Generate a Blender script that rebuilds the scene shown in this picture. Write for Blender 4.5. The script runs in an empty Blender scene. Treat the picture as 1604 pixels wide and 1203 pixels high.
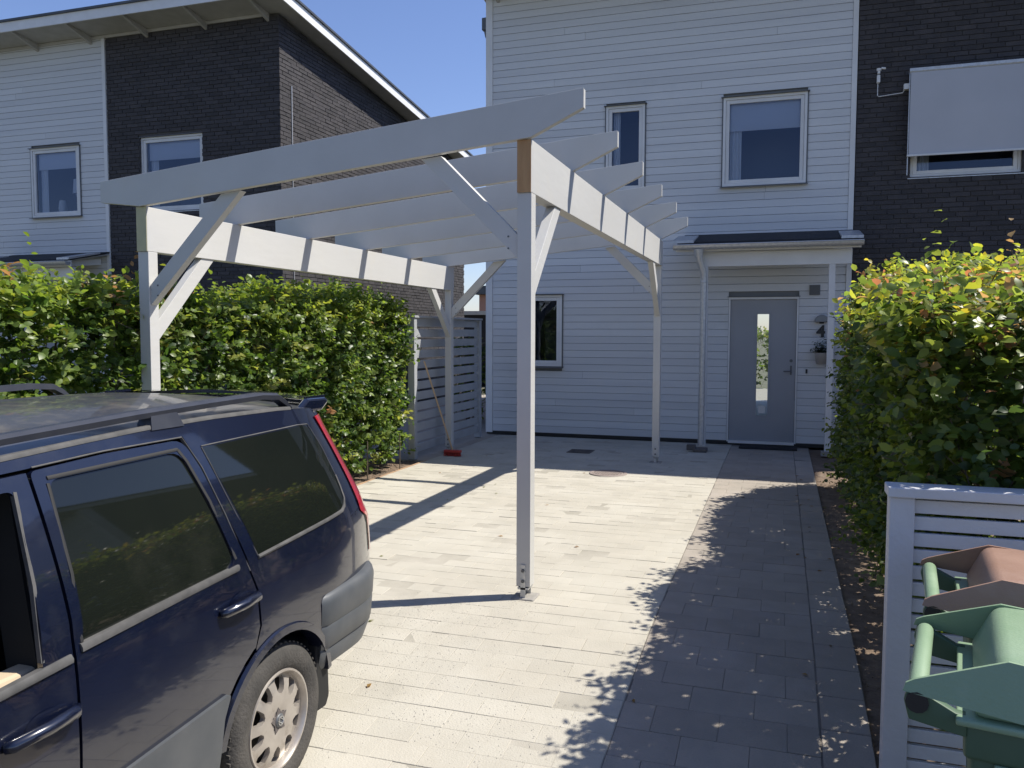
import bpy, bmesh, math, random
import numpy as np
from mathutils import Vector, Matrix, geometry
random.seed(7); rng = np.random.default_rng(11)
S = bpy.context.scene
COL = S.collection
PI = math.pi
# ------------------------------------------------------------------ camera
CAMP = Vector((0.0, 0.0, 1.6108))
yaw, pitch, roll = 0.3163, -0.0628, 0.0025
fw = Vector((-math.sin(yaw)*math.cos(pitch), math.cos(yaw)*math.cos(pitch), math.sin(pitch)))
rt = Vector((math.cos(yaw), math.sin(yaw), 0)); up = rt.cross(fw)
rt2 = rt*math.cos(roll)+up*math.sin(roll); up2 = up*math.cos(roll)-rt*math.sin(roll)
cd = bpy.data.cameras.new('camera'); cam = bpy.data.objects.new('camera', cd); COL.objects.link(cam)
cd.sensor_width = 36; cd.lens = 36*1285.7/1604; cd.clip_end = 2000; cd.clip_start = .05
cam.matrix_world = Matrix(((rt2.x, up2.x, -fw.x, CAMP.x), (rt2.y, up2.y, -fw.y, CAMP.y), (rt2.z, up2.z, -fw.z, CAMP.z), (0, 0, 0, 1)))
S.camera = cam
def px(p):
    d = Vector(p)-CAMP; z = d.dot(fw)
    if z < .1: return None
    return (802+1285.7*d.dot(rt2)/z, 601.5-1285.7*d.dot(up2)/z, z)
def inview(p, m=0):
    q = px(p)
    return q is not None and -m < q[0] < 1604+m and -m < q[1] < 1203+m
# ------------------------------------------------------------------ light
SUN = Vector((.901*math.cos(math.radians(54.7)), .433*math.cos(math.radians(54.7)), math.sin(math.radians(54.7)))).normalized()
W = bpy.data.worlds.new('World'); S.world = W; W.use_nodes = True
nt = W.node_tree; bg = nt.nodes['Background']
sky = nt.nodes.new('ShaderNodeTexSky'); sky.sky_type = 'NISHITA'; sky.sun_disc = False
sky.sun_elevation = math.radians(54.7); sky.sun_rotation = math.atan2(SUN.x, SUN.y)
sky.air_density = 1.0; sky.dust_density = .4; sky.ozone_density = 1.8
tint = nt.nodes.new('ShaderNodeMix'); tint.data_type = 'RGBA'; tint.blend_type = 'MULTIPLY'; tint.inputs[0].default_value = 1
tint.inputs[7].default_value = (.95, .955, 1.17, 1)
nt.links.new(sky.outputs[0], tint.inputs[6]); nt.links.new(tint.outputs[2], bg.inputs[0]); bg.inputs[1].default_value = 0.092
sl = bpy.data.lights.new('sun', 'SUN'); sl.energy = 4.8; sl.angle = math.radians(.53); sl.color = (1, .95, .86)
so = bpy.data.objects.new('sun', sl); COL.objects.link(so)
so.rotation_euler = (-SUN).to_track_quat('-Z', 'Y').to_euler()
S.view_settings.view_transform = 'Standard'; S.view_settings.look = 'None'
S.view_settings.exposure = 0.60; S.view_settings.gamma = 1; S.view_settings.use_curve_mapping = False
S.render.engine = 'CYCLES'

# ------------------------------------------------------------------ materials
def mat(name, c1, c2=None, rough=.6, metal=0, scale=6, detail=6, bump=0, bscale=60, rnd=0, coat=0, spec=.5, sy=(1, 1, 1), stain=None, stscale=1.5, stpos=.55, rrnd=0):
    m = bpy.data.materials.new(name); m.use_nodes = True
    t = m.node_tree; N = t.nodes; L = t.links; b = N['Principled BSDF']
    b.inputs['Roughness'].default_value = rough; b.inputs['Metallic'].default_value = metal
    b.inputs['Specular IOR Level'].default_value = spec; b.inputs['Coat Weight'].default_value = coat
    b.inputs['Coat Roughness'].default_value = .04
    c2 = c2 or c1
    geo = N.new('ShaderNodeNewGeometry'); mp = N.new('ShaderNodeMapping'); mp.inputs['Scale'].default_value = sy
    L.new(geo.outputs['Position'], mp.inputs[0])
    n = N.new('ShaderNodeTexNoise'); n.inputs['Scale'].default_value = scale; n.inputs['Detail'].default_value = detail
    L.new(mp.outputs[0], n.inputs['Vector'])
    mr = N.new('ShaderNodeMapRange'); mr.inputs[1].default_value = .3; mr.inputs[2].default_value = .7; L.new(n.outputs[0], mr.inputs[0])
    mix = N.new('ShaderNodeMix'); mix.data_type = 'RGBA'; mix.inputs[6].default_value = (*c1, 1); mix.inputs[7].default_value = (*c2, 1)
    L.new(mr.outputs[0], mix.inputs[0]); out = mix.outputs[2]
    if stain:
        n2 = N.new('ShaderNodeTexNoise'); n2.inputs['Scale'].default_value = stscale; n2.inputs['Detail'].default_value = 8; n2.inputs['Roughness'].default_value = .65
        L.new(geo.outputs['Position'], n2.inputs['Vector'])
        r2 = N.new('ShaderNodeMapRange'); r2.inputs[1].default_value = stpos; r2.inputs[2].default_value = stpos+.16; L.new(n2.outputs[0], r2.inputs[0])
        m2 = N.new('ShaderNodeMix'); m2.data_type = 'RGBA'; m2.inputs[7].default_value = (*stain[:3], 1)
        mm = N.new('ShaderNodeMath'); mm.operation = 'MULTIPLY'; mm.inputs[1].default_value = stain[3] if len(stain) > 3 else 1
        L.new(r2.outputs[0], mm.inputs[0]); L.new(mm.outputs[0], m2.inputs[0]); L.new(out, m2.inputs[6]); out = m2.outputs[2]
    if rnd:
        at = N.new('ShaderNodeAttribute'); at.attribute_name = 'rnd'
        oi = N.new('ShaderNodeObjectInfo'); ad = N.new('ShaderNodeMath'); ad.operation = 'ADD'
        L.new(at.outputs['Fac'], ad.inputs[0]); L.new(oi.outputs['Random'], ad.inputs[1])
        fr = N.new('ShaderNodeMath'); fr.operation = 'FRACT'; L.new(ad.outputs[0], fr.inputs[0])
        v = N.new('ShaderNodeMapRange'); v.inputs[3].default_value = 1-rnd; v.inputs[4].default_value = 1+rnd; L.new(fr.outputs[0], v.inputs[0])
        hs = N.new('ShaderNodeHueSaturation'); L.new(v.outputs[0], hs.inputs['Value']); L.new(out, hs.inputs['Color']); out = hs.outputs[0]
    L.new(out, b.inputs['Base Color'])
    if rrnd:
        rr = N.new('ShaderNodeMapRange'); rr.inputs[3].default_value = rough-rrnd; rr.inputs[4].default_value = rough+rrnd
        L.new(mr.outputs[0], rr.inputs[0]); L.new(rr.outputs[0], b.inputs['Roughness'])
    if bump:
        nb = N.new('ShaderNodeTexNoise'); nb.inputs['Scale'].default_value = bscale; nb.inputs['Detail'].default_value = 5
        L.new(mp.outputs[0], nb.inputs['Vector'])
        bp = N.new('ShaderNodeBump'); bp.inputs['Strength'].default_value = bump; bp.inputs['Distance'].default_value = .01
        L.new(nb.outputs[0], bp.inputs['Height']); L.new(bp.outputs[0], b.inputs['Normal'])
    return m
def leafmat(name, spec=.45, trans=.35):
    m = bpy.data.materials.new(name); m.use_nodes = True
    t = m.node_tree; N = t.nodes; L = t.links; b = N['Principled BSDF']; o = N['Material Output']
    a = N.new('ShaderNodeAttribute'); a.attribute_name = 'col'
    L.new(a.outputs['Color'], b.inputs['Base Color']); b.inputs['Roughness'].default_value = .38; b.inputs['Specular IOR Level'].default_value = spec
    tr = N.new('ShaderNodeBsdfTranslucent')
    hs = N.new('ShaderNodeHueSaturation'); hs.inputs['Value'].default_value = 2.0; hs.inputs['Saturation'].default_value = 1.15; hs.inputs['Hue'].default_value = .485
    L.new(a.outputs['Color'], hs.inputs['Color']); L.new(hs.outputs[0], tr.inputs['Color'])
    mx = N.new('ShaderNodeMixShader'); mx.inputs[0].default_value = trans
    L.new(b.outputs[0], mx.inputs[1]); L.new(tr.outputs[0], mx.inputs[2]); L.new(mx.outputs[0], o.inputs[0])
    return m
def glassmat(name, tint=(.35, .4, .45), refl=(.85, .9, 1.0)):
    m = bpy.data.materials.new(name); m.use_nodes = True
    t = m.node_tree; N = t.nodes; L = t.links; N.remove(N['Principled BSDF']); o = N['Material Output']
    g = N.new('ShaderNodeBsdfGlossy'); g.inputs['Roughness'].default_value = .012; g.inputs['Color'].default_value = (*refl, 1)
    tr = N.new('ShaderNodeBsdfTransparent'); tr.inputs['Color'].default_value = (*tint, 1)
    f = N.new('ShaderNodeFresnel'); f.inputs['IOR'].default_value = 1.75
    mx = N.new('ShaderNodeMixShader'); L.new(f.outputs[0], mx.inputs[0]); L.new(tr.outputs[0], mx.inputs[1]); L.new(g.outputs[0], mx.inputs[2]); L.new(mx.outputs[0], o.inputs[0])
    return m
M = {}
M['siding'] = mat('white_siding', (.60, .61, .61), (.54, .55, .56), .55, scale=2.5, rnd=.05, bump=.15, bscale=14, sy=(.15, 1, 3), stain=(.42, .43, .42, .35), stscale=.9, stpos=.58)
M['trim'] = mat('white_trim', (.68, .68, .67), (.6, .6, .59), .5, scale=3, rnd=.04)
M['wallcore'] = mat('mortar', (.075, .07, .068), (.055, .053, .053), .9, scale=20, bump=.4)
M['whitecore'] = mat('wall_batten', (.2, .21, .22), rough=.9)
M['brick'] = mat('dark_brick', (.036, .034, .038), (.052, .047, .049), .8, scale=9, rnd=.22, bump=.6, bscale=70, stain=(.10, .09, .09, .35), stscale=14, stpos=.62)
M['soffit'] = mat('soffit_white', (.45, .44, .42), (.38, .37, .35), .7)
M['fascia'] = mat('fascia_white', (.74, .74, .73), (.66, .66, .65), .5)
M['roofmetal'] = mat('roof_metal', (.09, .095, .10), (.06, .062, .068), .45, metal=.3, scale=4)
M['zinc'] = mat('galvanised_metal', (.56, .565, .57), (.44, .45, .46), .45, metal=.5, scale=30, rrnd=.1)
M['greymetal'] = mat('grey_sheet_metal', (.12, .125, .13), rough=.5, metal=.3)
M['felt'] = mat('roofing_felt', (.018, .019, .022), (.03, .03, .033), .85, scale=30, bump=.4, bscale=200)
M['glass'] = glassmat('window_glass', (.80, .85, .92), (.62, .72, .95))
M['clearglass'] = glassmat('door_glass', (.85, .9, .88), (.8, .85, .9))
M['room'] = mat('room_dark', (.09, .095, .11), rough=.9)
M['blind'] = mat('window_blind', (.75, .76, .78), rough=.9)
M['door'] = mat('door_paint', (.30, .31, .33), (.27, .28, .30), .45, scale=2)
M['handle'] = mat('brushed_steel', (.55, .55, .55), rough=.3, metal=.9)
M['black'] = mat('black_plastic', (.012, .012, .013), (.02, .02, .02), .5)
M['mat'] = mat('doormat_fibre', (.018, .02, .022), (.03, .03, .032), .95, bump=1, bscale=200)
M['paint'] = mat('carport_paint', (.53, .525, .505), (.49, .485, .465), .5, scale=3, rnd=.03, bump=.12, bscale=25, sy=(1, .25, 1), stain=(.54, .48, .36, .16), stscale=2.2, stpos=.56)
M['barewood'] = mat('bare_glulam_wood', (.50, .30, .14), (.36, .20, .09), .75, scale=18, sy=(1, 1, .15), bump=.4, stain=(.5, .33, .17, .6), stscale=9, stpos=.6)
M['endwood'] = mat('pale_end_grain', (.50, .46, .28), (.42, .40, .25), .7, scale=12)
M['concrete'] = mat('concrete', (.32, .30, .27), (.24, .23, .21), .9, scale=15, bump=.4)
M['paver'] = mat('sanded_light_paver', (.425, .395, .330), (.385, .36, .30), .9, scale=5, rnd=.035, bump=.3, bscale=120, stain=(.47, .445, .38, .6), stscale=1.1, stpos=.44)
M['sand'] = mat('joint_sand', (.43, .40, .34), (.30, .28, .23), .95, scale=3, bump=.3, bscale=200)
M['paverdark'] = mat('grey_path_paver', (.33, .288, .24), (.285, .255, .215), .9, scale=7, rnd=.07, bump=.5, bscale=120, stain=(.36, .32, .28, .6), stscale=1.6, stpos=.5)
M['joint'] = mat('dark_joint', (.22, .195, .165), (.12, .105, .09), .95, scale=6)
M['soil'] = mat('bare_soil', (.20, .14, .095), (.11, .078, .055), .95, scale=14, bump=1, bscale=60, stain=(.28, .22, .16, .7), stscale=5, stpos=.55)
M['edging'] = mat('edging_wood', (.42, .27, .16), (.3, .2, .13), .8, scale=9)
M['asphalt'] = mat('asphalt', (.05, .05, .052), (.07, .068, .066), .9, scale=40, bump=.5, bscale=200)
M['earth'] = mat('ground_earth', (.13, .12, .09), (.08, .09, .045), .95, scale=2, bump=.5)
M['grit'] = mat('grit', (.30, .28, .26), (.5, .48, .44), .9, scale=200)
M['fence'] = mat('fence_paint', (.37, .38, .385), (.32, .33, .335), .55, scale=4, rnd=.05, bump=.3, bscale=40)
M['fencew'] = mat('fence_paint_white', (.56, .57, .60), (.50, .51, .54), .5, scale=5, rnd=.04, bump=.3, bscale=40, stain=(.38, .39, .39, .4), stscale=6, stpos=.6)
M['stem'] = mat('hedge_bark', (.09, .07, .05), (.14, .11, .08), .9, scale=30)
M['leaf'] = leafmat('hedge_leaf', .45, .48)
M['green'] = mat('green_bin_plastic', (.20, .295, .18), (.235, .325, .21), .42, scale=7, bump=.12, bscale=150, stain=(.28, .36, .26, .5), stscale=4, stpos=.55, rrnd=.08)
M['greend'] = mat('dark_green_bin_body', (.055, .105, .06), (.07, .12, .075), .5, scale=7, stain=(.12, .16, .11, .5), stscale=5, stpos=.6)
M['brown'] = mat('brown_bin_plastic', (.26, .155, .11), (.30, .185, .135), .45, scale=7, bump=.12, bscale=150, stain=(.35, .24, .19, .5), stscale=4, stpos=.55, rrnd=.08)
M['red'] = mat('red_plastic', (.42, .035, .03), rough=.5)
M['broomwood'] = mat('broom_handle_wood', (.45, .32, .2), rough=.7)
M['castiron'] = mat('cast_iron', (.10, .09, .085), (.15, .13, .12), .7, metal=.3, scale=40)
M['lampmetal'] = mat('lamp_metal', (.20, .21, .22), rough=.4, metal=.4)
M['pot'] = mat('pot_zinc', (.40, .38, .36), (.33, .32, .31), .6, scale=8)
M['fabric'] = mat('awning_fabric', (.46, .47, .50), (.41, .42, .45), .9, scale=1.2, stain=(.26, .27, .28, .5), stscale=14, stpos=.66)
M['pink'] = mat('salmon_render', (.45, .24, .18), rough=.9)
M['shed'] = mat('dark_shed', (.03, .03, .04), rough=.7)
M['sticker'] = mat('white_sticker', (.6, .6, .58), rough=.5)
# car
M['navy'] = mat('navy_car_paint', (.0030, .0050, .016), (.0040, .0065, .020), .25, metal=0, scale=3, coat=1, spec=.5, stain=(.022, .024, .034, .5), stscale=5, stpos=.52)
M['roofp'] = mat('dusty_navy_roof', (.045, .048, .058), (.075, .072, .068), .36, metal=.2, scale=5, coat=.5, stain=(.17, .15, .12, .6), stscale=9, stpos=.5)
M['carglass'] = mat('tinted_car_glass', (.006, .008, .007), (.010, .012, .009), .03, scale=1.5, spec=.6, stain=(.05, .05, .04, .25), stscale=1.2, stpos=.55)
M['grey_plastic'] = mat('grey_bumper_plastic', (.060, .067, .075), (.085, .09, .095), .48, scale=8, stain=(.13, .128, .12, .4), stscale=3, stpos=.55)
M['dustseal'] = mat('dusty_rubber', (.095, .092, .088), (.055, .054, .052), .8, scale=20)
M['darkrub'] = mat('black_rubber', (.012, .012, .012), rough=.7)
M['tyre'] = mat('tyre_rubber', (.035, .033, .03), (.075, .068, .06), .85, scale=9, bump=.4, bscale=90)
M['alloy'] = mat('dirty_alloy', (.50, .46, .41), (.38, .34, .30), .38, metal=.55, scale=10, stain=(.22, .18, .14, .7), stscale=16, stpos=.58)
M['tail'] = mat('red_tail_light', (.55, .012, .018), rough=.12, coat=1)
M['tailclear'] = mat('clear_tail_light', (.40, .03, .04), rough=.1, coat=1)
M['beige'] = mat('beige_interior', (.50, .40, .27), rough=.7)
M['interior'] = mat('grey_interior', (.10, .105, .10), rough=.9)
M['rail'] = mat('roof_rail_black', (.022, .025, .036), (.035, .038, .048), .40, scale=12)

# ------------------------------------------------------------------ helpers
def worg(o):
    v = Vector((0, 0, 0))
    while o is not None: v += o.location; o = o.parent
    return v
def tag(o, label=None, cat=None, group=None, kind=None):
    if label: o['label'] = label
    if cat: o['category'] = cat
    if group: o['group'] = group
    if kind: o['kind'] = kind
    return o
def thing(name, label, cat, loc=(0, 0, 0), group=None):
    o = bpy.data.objects.new(name, None); COL.objects.link(o); o.location = loc; o.empty_display_size = .2
    return tag(o, label, cat, group)
def link(name, me, parent=None, kind=None):
    o = bpy.data.objects.new(name, me); COL.objects.link(o)
    if parent is not None: o.parent = parent
    if kind: o['kind'] = kind
    return o
class MB:
    def __init__(s): s.v = []; s.f = []; s.r = []
    def add(s, vs, fs, r=0.):
        n = len(s.v); s.v += [tuple(v) for v in vs]; s.f += [tuple(i+n for i in f) for f in fs]; s.r += [r]*len(vs)
        return s
    def box(s, x0, x1, y0, y1, z0, z1, r=0.):
        return s.add([(x0, y0, z0), (x1, y0, z0), (x1, y1, z0), (x0, y1, z0), (x0, y0, z1), (x1, y0, z1), (x1, y1, z1), (x0, y1, z1)],
                     [(0, 3, 2, 1), (4, 5, 6, 7), (0, 1, 5, 4), (1, 2, 6, 5), (2, 3, 7, 6), (3, 0, 4, 7)], r)
    def prism(s, poly, axis, a, b, r=0.):   # poly of 2d points extruded along axis from a to b
        n = len(poly)
        def P(p, t):
            return (t, p[0], p[1]) if axis == 0 else ((p[0], t, p[1]) if axis == 1 else (p[0], p[1], t))
        vs = [P(p, a) for p in poly]+[P(p, b) for p in poly]
        fs = [tuple(range(n))[::-1], tuple(range(n, 2*n))]+[(i, (i+1) % n, n+(i+1) % n, n+i) for i in range(n)]
        return s.add(vs, fs, r)
    def bar(s, p0, p1, w, h, upv=(0, 0, 1), r=0.):
        p0 = Vector(p0); p1 = Vector(p1); d = (p1-p0).normalized(); sd = d.cross(Vector(upv)).normalized(); u = sd.cross(d)
        vs = [p+sd*a*w/2+u*b*h/2 for p in (p0, p1) for a, b in ((-1, -1), (1, -1), (1, 1), (-1, 1))]
        return s.add(vs, [(0, 1, 2, 3), (7, 6, 5, 4), (0, 4, 5, 1), (1, 5, 6, 2), (2, 6, 7, 3), (3, 7, 4, 0)], r)
    def tube(s, pts, rad, n=10, cap=True):
        pts = [Vector(p) for p in pts]; rads = rad if isinstance(rad, (list, tuple)) else [rad]*len(pts)
        vs = []; prev = None
        for i, p in enumerate(pts):
            d = (pts[min(i+1, len(pts)-1)]-pts[max(i-1, 0)]).normalized()
            a = prev if prev is not None else (Vector((0, 0, 1)) if abs(d.z) < .9 else Vector((1, 0, 0)))
            sd = d.cross(a).normalized(); u = sd.cross(d).normalized(); prev = u
            for k in range(n): t = 2*PI*k/n; vs.append(p+(sd*math.cos(t)+u*math.sin(t))*rads[i])
        fs = [(i*n+k, i*n+(k+1) % n, (i+1)*n+(k+1) % n, (i+1)*n+k) for i in range(len(pts)-1) for k in range(n)]
        if cap: fs += [tuple(range(n))[::-1], tuple((len(pts)-1)*n+k for k in range(n))]
        return s.add(vs, fs)
    def lathe(s, prof, c, axis='z', n=32, closed=False):   # prof: (radius, height)
        vs = []
        for (r, h) in prof:
            for k in range(n):
                t = 2*PI*k/n; a, b = r*math.cos(t), r*math.sin(t)
                vs.append((c[0]+a, c[1]+b, c[2]+h) if axis == 'z' else (c[0]+h, c[1]+a, c[2]+b))
        m = len(prof); fs = [(i*n+k, i*n+(k+1) % n, (i+1)*n+(k+1) % n, (i+1)*n+k) for i in range(m-1) for k in range(n)]
        return s.add(vs, fs)
    def grid(s, fn, nu, nv, r=0.):
        vs = [fn(i/nu, j/nv) for j in range(nv+1) for i in range(nu+1)]
        fs = [(j*(nu+1)+i, j*(nu+1)+i+1, (j+1)*(nu+1)+i+1, (j+1)*(nu+1)+i) for j in range(nv) for i in range(nu)]
        return s.add(vs, fs, r)
    def mesh(s, name, m, org=(0, 0, 0), smooth=False, recalc=True):
        me = bpy.data.meshes.new(name)
        me.from_pydata([(v[0]-org[0], v[1]-org[1], v[2]-org[2]) for v in s.v], [], s.f)
        if any(s.r):
            a = me.attributes.new('rnd', 'FLOAT', 'POINT'); a.data.foreach_set('value', s.r)
        if recalc:
            b = bmesh.new(); b.from_mesh(me); bmesh.ops.recalc_face_normals(b, faces=b.faces); b.to_mesh(me); b.free()
        me.materials.append(m)
        if smooth:
            me.polygons.foreach_set('use_smooth', [True]*len(me.polygons))
        return me
    def build(s, name, m, parent=None, bev=0, smooth=False, kind=None, recalc=True):
        org = worg(parent) if parent is not None else (0, 0, 0)
        o = link(name, s.mesh(name, m, org, smooth, recalc), parent, kind)
        if bev:
            b = o.modifiers.new('bevel', 'BEVEL'); b.width = bev; b.segments = 2; b.limit_method = 'ANGLE'
        return o
def autosmooth(o, ang=40):
    me = o.data; me.polygons.foreach_set('use_smooth', [True]*len(me.polygons))
    me.set_sharp_from_angle(angle=math.radians(ang))
def box(name, b, m, parent=None, bev=0, r=0., kind=None):
    return MB().box(*b, r).build(name, M[m], parent, bev, kind=kind)
# stack of alike pieces: individual objects for the first 300 by size in view, the rest one 'stuff' mesh
def pieces(name, unit, mats, mtl, parent, pts=None, limit=300, restname=None):
    """unit: (verts,faces); mats: list of world Matrix"""
    sc = []
    for i, mw in enumerate(mats):
        p = mw.translation; q = px(p)
        vis = q is not None and -20 < q[0] < 1624 and -20 < q[1] < 1223
        sc.append((0 if vis else 1, (p-CAMP).length, i))
    sc.sort(); pick = set(i for a, d, i in sc[:limit] if a == 0)
    org = worg(parent); me = bpy.data.meshes.new(name); me.from_pydata(unit[0], [], unit[1]); me.materials.append(mtl)
    uv = np.array(unit[0]); V = []; F = []; R = []; n = len(uv); k = 0
    for i, mw in enumerate(mats):
        if i in pick:
            o = link(name, me, parent); o.matrix_basis = Matrix.Translation(-Vector(org)) @ mw
        else:
            A = np.array(mw); V.append(uv @ A[:3, :3].T+A[:3, 3]); F += [tuple(a+k for a in f) for f in unit[1]]; R += [random.random()]*n; k += n
    if V:
        V = np.concatenate(V)-np.array(org); me2 = bpy.data.meshes.new(name); me2.from_pydata(V.tolist(), [], F); me2.materials.append(mtl)
        a = me2.attributes.new('rnd', 'FLOAT', 'POINT'); a.data.foreach_set('value', R)
        link(restname or name, me2, parent, 'stuff')
def ubox(sx, sy, sz, ch=.0):   # unit box with chamfered top; origin at top centre
    x, y, c = sx/2, sy/2, ch
    v = [(-x, -y, -sz), (x, -y, -sz), (x, y, -sz), (-x, y, -sz), (-x, -y, -c), (x, -y, -c), (x, y, -c), (-x, y, -c), (-x+c, -y+c, 0), (x-c, -y+c, 0), (x-c, y-c, 0), (-x+c, y-c, 0)]
    f = [(0, 1, 5, 4), (1, 2, 6, 5), (2, 3, 7, 6), (3, 0, 4, 7), (4, 5, 9, 8), (5, 6, 10, 9), (6, 7, 11, 10), (7, 4, 8, 11), (8, 9, 10, 11)]
    return v, f
def zg(Y):
    t = min(1, max(0, (4.7-Y)/2.5)); return -.17*t*t*(3-2*t)
def dzg(Y): return (zg(Y+.01)-zg(Y-.01))/.02

# ------------------------------------------------------------------ ground
def sheet(name, xs, ys, dz, m, kind='structure', parent=None):
    mb = MB(); nx, ny = len(xs), len(ys)
    mb.add([(x, y, zg(y)+dz) for y in ys for x in xs], [(j*nx+i, j*nx+i+1, (j+1)*nx+i+1, (j+1)*nx+i) for j in range(ny-1) for i in range(nx-1)])
    return mb.build(name, M[m], parent, kind=kind, recalc=False)
ysl = [-600, -40, -6, 0, 1, 1.5]+[2+.1*i for i in range(30)]+[5.5, 8, 12.3, 20, 60, 900]
sheet('ground', [-700, -60, -12, -6, 0, 6, 60, 700], ysl, -.075, 'earth')
yb = [1.9+.1*i for i in range(31)]+[5.5, 8, 12.2]
sheet('street', [-40, 40], [-7, -3, 1.2, 1.9], -.004, 'asphalt')
drive = sheet('driveway', [-4.2, -.645], yb, -.0018, 'sand')
path = sheet('garden_path', [-.645, .395], yb, -.0035, 'joint')
sheet('left_flower_bed', [-5.9, -4.22], yb, -.03, 'soil')
sheet('right_flower_bed', [.40, 2.6], yb, -.025, 'soil')
dark_walk = box('gap_paving', (-7.6, -4.2, 9.45, 20, -.2, -.012), 'paverdark', kind='structure')
box('left_bed_edging', (-4.222, -4.2, 1.9, 9.4, -.25, .006), 'edging', kind='structure')
def slab_mats(x0, x1, y0, y1, L, Hh, stagger, jit=.0012):
    out = []; ny = int((y1-y0)/Hh)
    for j in range(ny):
        y = y0+(j+.5)*Hh; off = (j % 2)*L*stagger+random.uniform(-.006, .006)
        x = x0-off
        while x < x1-.02:
            a = max(x, x0); b = min(x+L, x1)
            if b-a > .03:
                cx = (a+b)/2
                mw = Matrix.Translation((cx, y, zg(y)+random.gauss(0, jit))) @ Matrix.Rotation(math.atan(dzg(y))+random.gauss(0, .003), 4, 'X') @ Matrix.Rotation(random.gauss(0, .003), 4, 'Y') @ Matrix.Rotation(random.gauss(0, .004), 4, 'Z') @ Matrix.Diagonal(((b-a)/L, 1, 1, 1))
                out.append(mw)
            x += L
    return out
skipm = [(-1.85, 9.23, .24), (-2.55, 10.8, .16)]
pm = [m_ for m_ in slab_mats(-4.2, -.648, 1.95, 12.2, .21, .14, .5) if all(math.hypot(m_.translation.x-a, m_.translation.y-b) > r for a, b, r in skipm[:0])]
pieces('paver', ubox(.2086, .1386, .05, .0015), pm, M['paver'], drive)
pm = slab_mats(-.642, .19, 1.95, 12.2, .28, .21, .5)
pm += slab_mats(.196, .393, 1.95, 12.2, .4, .28, 0)
pieces('path_paver', ubox(.278, .208, .05, .0015), [m_ for m_ in pm if m_.translation.x < .19], M['paverdark'], path, limit=200)
pieces('edge_paver', ubox(.396, .275, .05, .004), [m_ for m_ in pm if m_.translation.x >= .19], M['paverdark'], path, limit=100)
# loose grit swept over the drive
mb = MB()
cl = [(-1.75, 4.25, .28, .16, 500), (-2.0, 3.75, .45, .3, 700), (-1.7, 3.4, .5, .3, 700), (-1.35, 3.2, .4, .25, 300), (-1.5, 4.5, .1, .1, 80)]
for cx, cy, sx, sy, n in cl:
    for _ in range(n):
        x, y = random.gauss(cx, sx), random.gauss(cy, sy); r = random.uniform(.0012, .0034)
        if -4.1 < x < -.7 and y > 2:
            z = zg(y)+.001; a = random.random()*6
            mb.add([(x+r*math.cos(a), y+r*math.sin(a), z), (x+r*math.cos(a+2.1), y+r*math.sin(a+2.1), z), (x+r*math.cos(a+4.2), y+r*math.sin(a+4.2), z), (x, y, z+r*.9)], [(0, 1, 3), (1, 2, 3), (2, 0, 3)], random.random())
tag(mb.build('grit', M['grit'], kind='stuff', recalc=False), 'loose sand and grit scattered on the light pavers beside the front post', 'grit')
# soil crumbs and dead leaves on the beds
mb = MB()
for _ in range(2600):
    if random.random() < .6: x, y = random.uniform(.41, 1.0), random.uniform(3.2, 10.3)
    else: x, y = random.uniform(-4.6, -4.24), random.uniform(3, 9.4)
    r = random.uniform(.004, .016); z = zg(y)-.026; a = random.random()*6; q = random.uniform(.1, .9)*r
    mb.add([(x+r*math.cos(a), y+r*math.sin(a), z), (x+r*math.cos(a+2.1), y+r*math.sin(a+2.1), z), (x+r*math.cos(a+4.2), y+r*math.sin(a+4.2), z), (x, y, z+q)], [(0, 1, 3), (1, 2, 3), (2, 0, 3)], random.random())
tag(mb.build('soil_crumbs', M['soil'], kind='stuff', recalc=False), 'crumbs of dry soil and litter on the beds under the hedges', 'soil')

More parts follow.
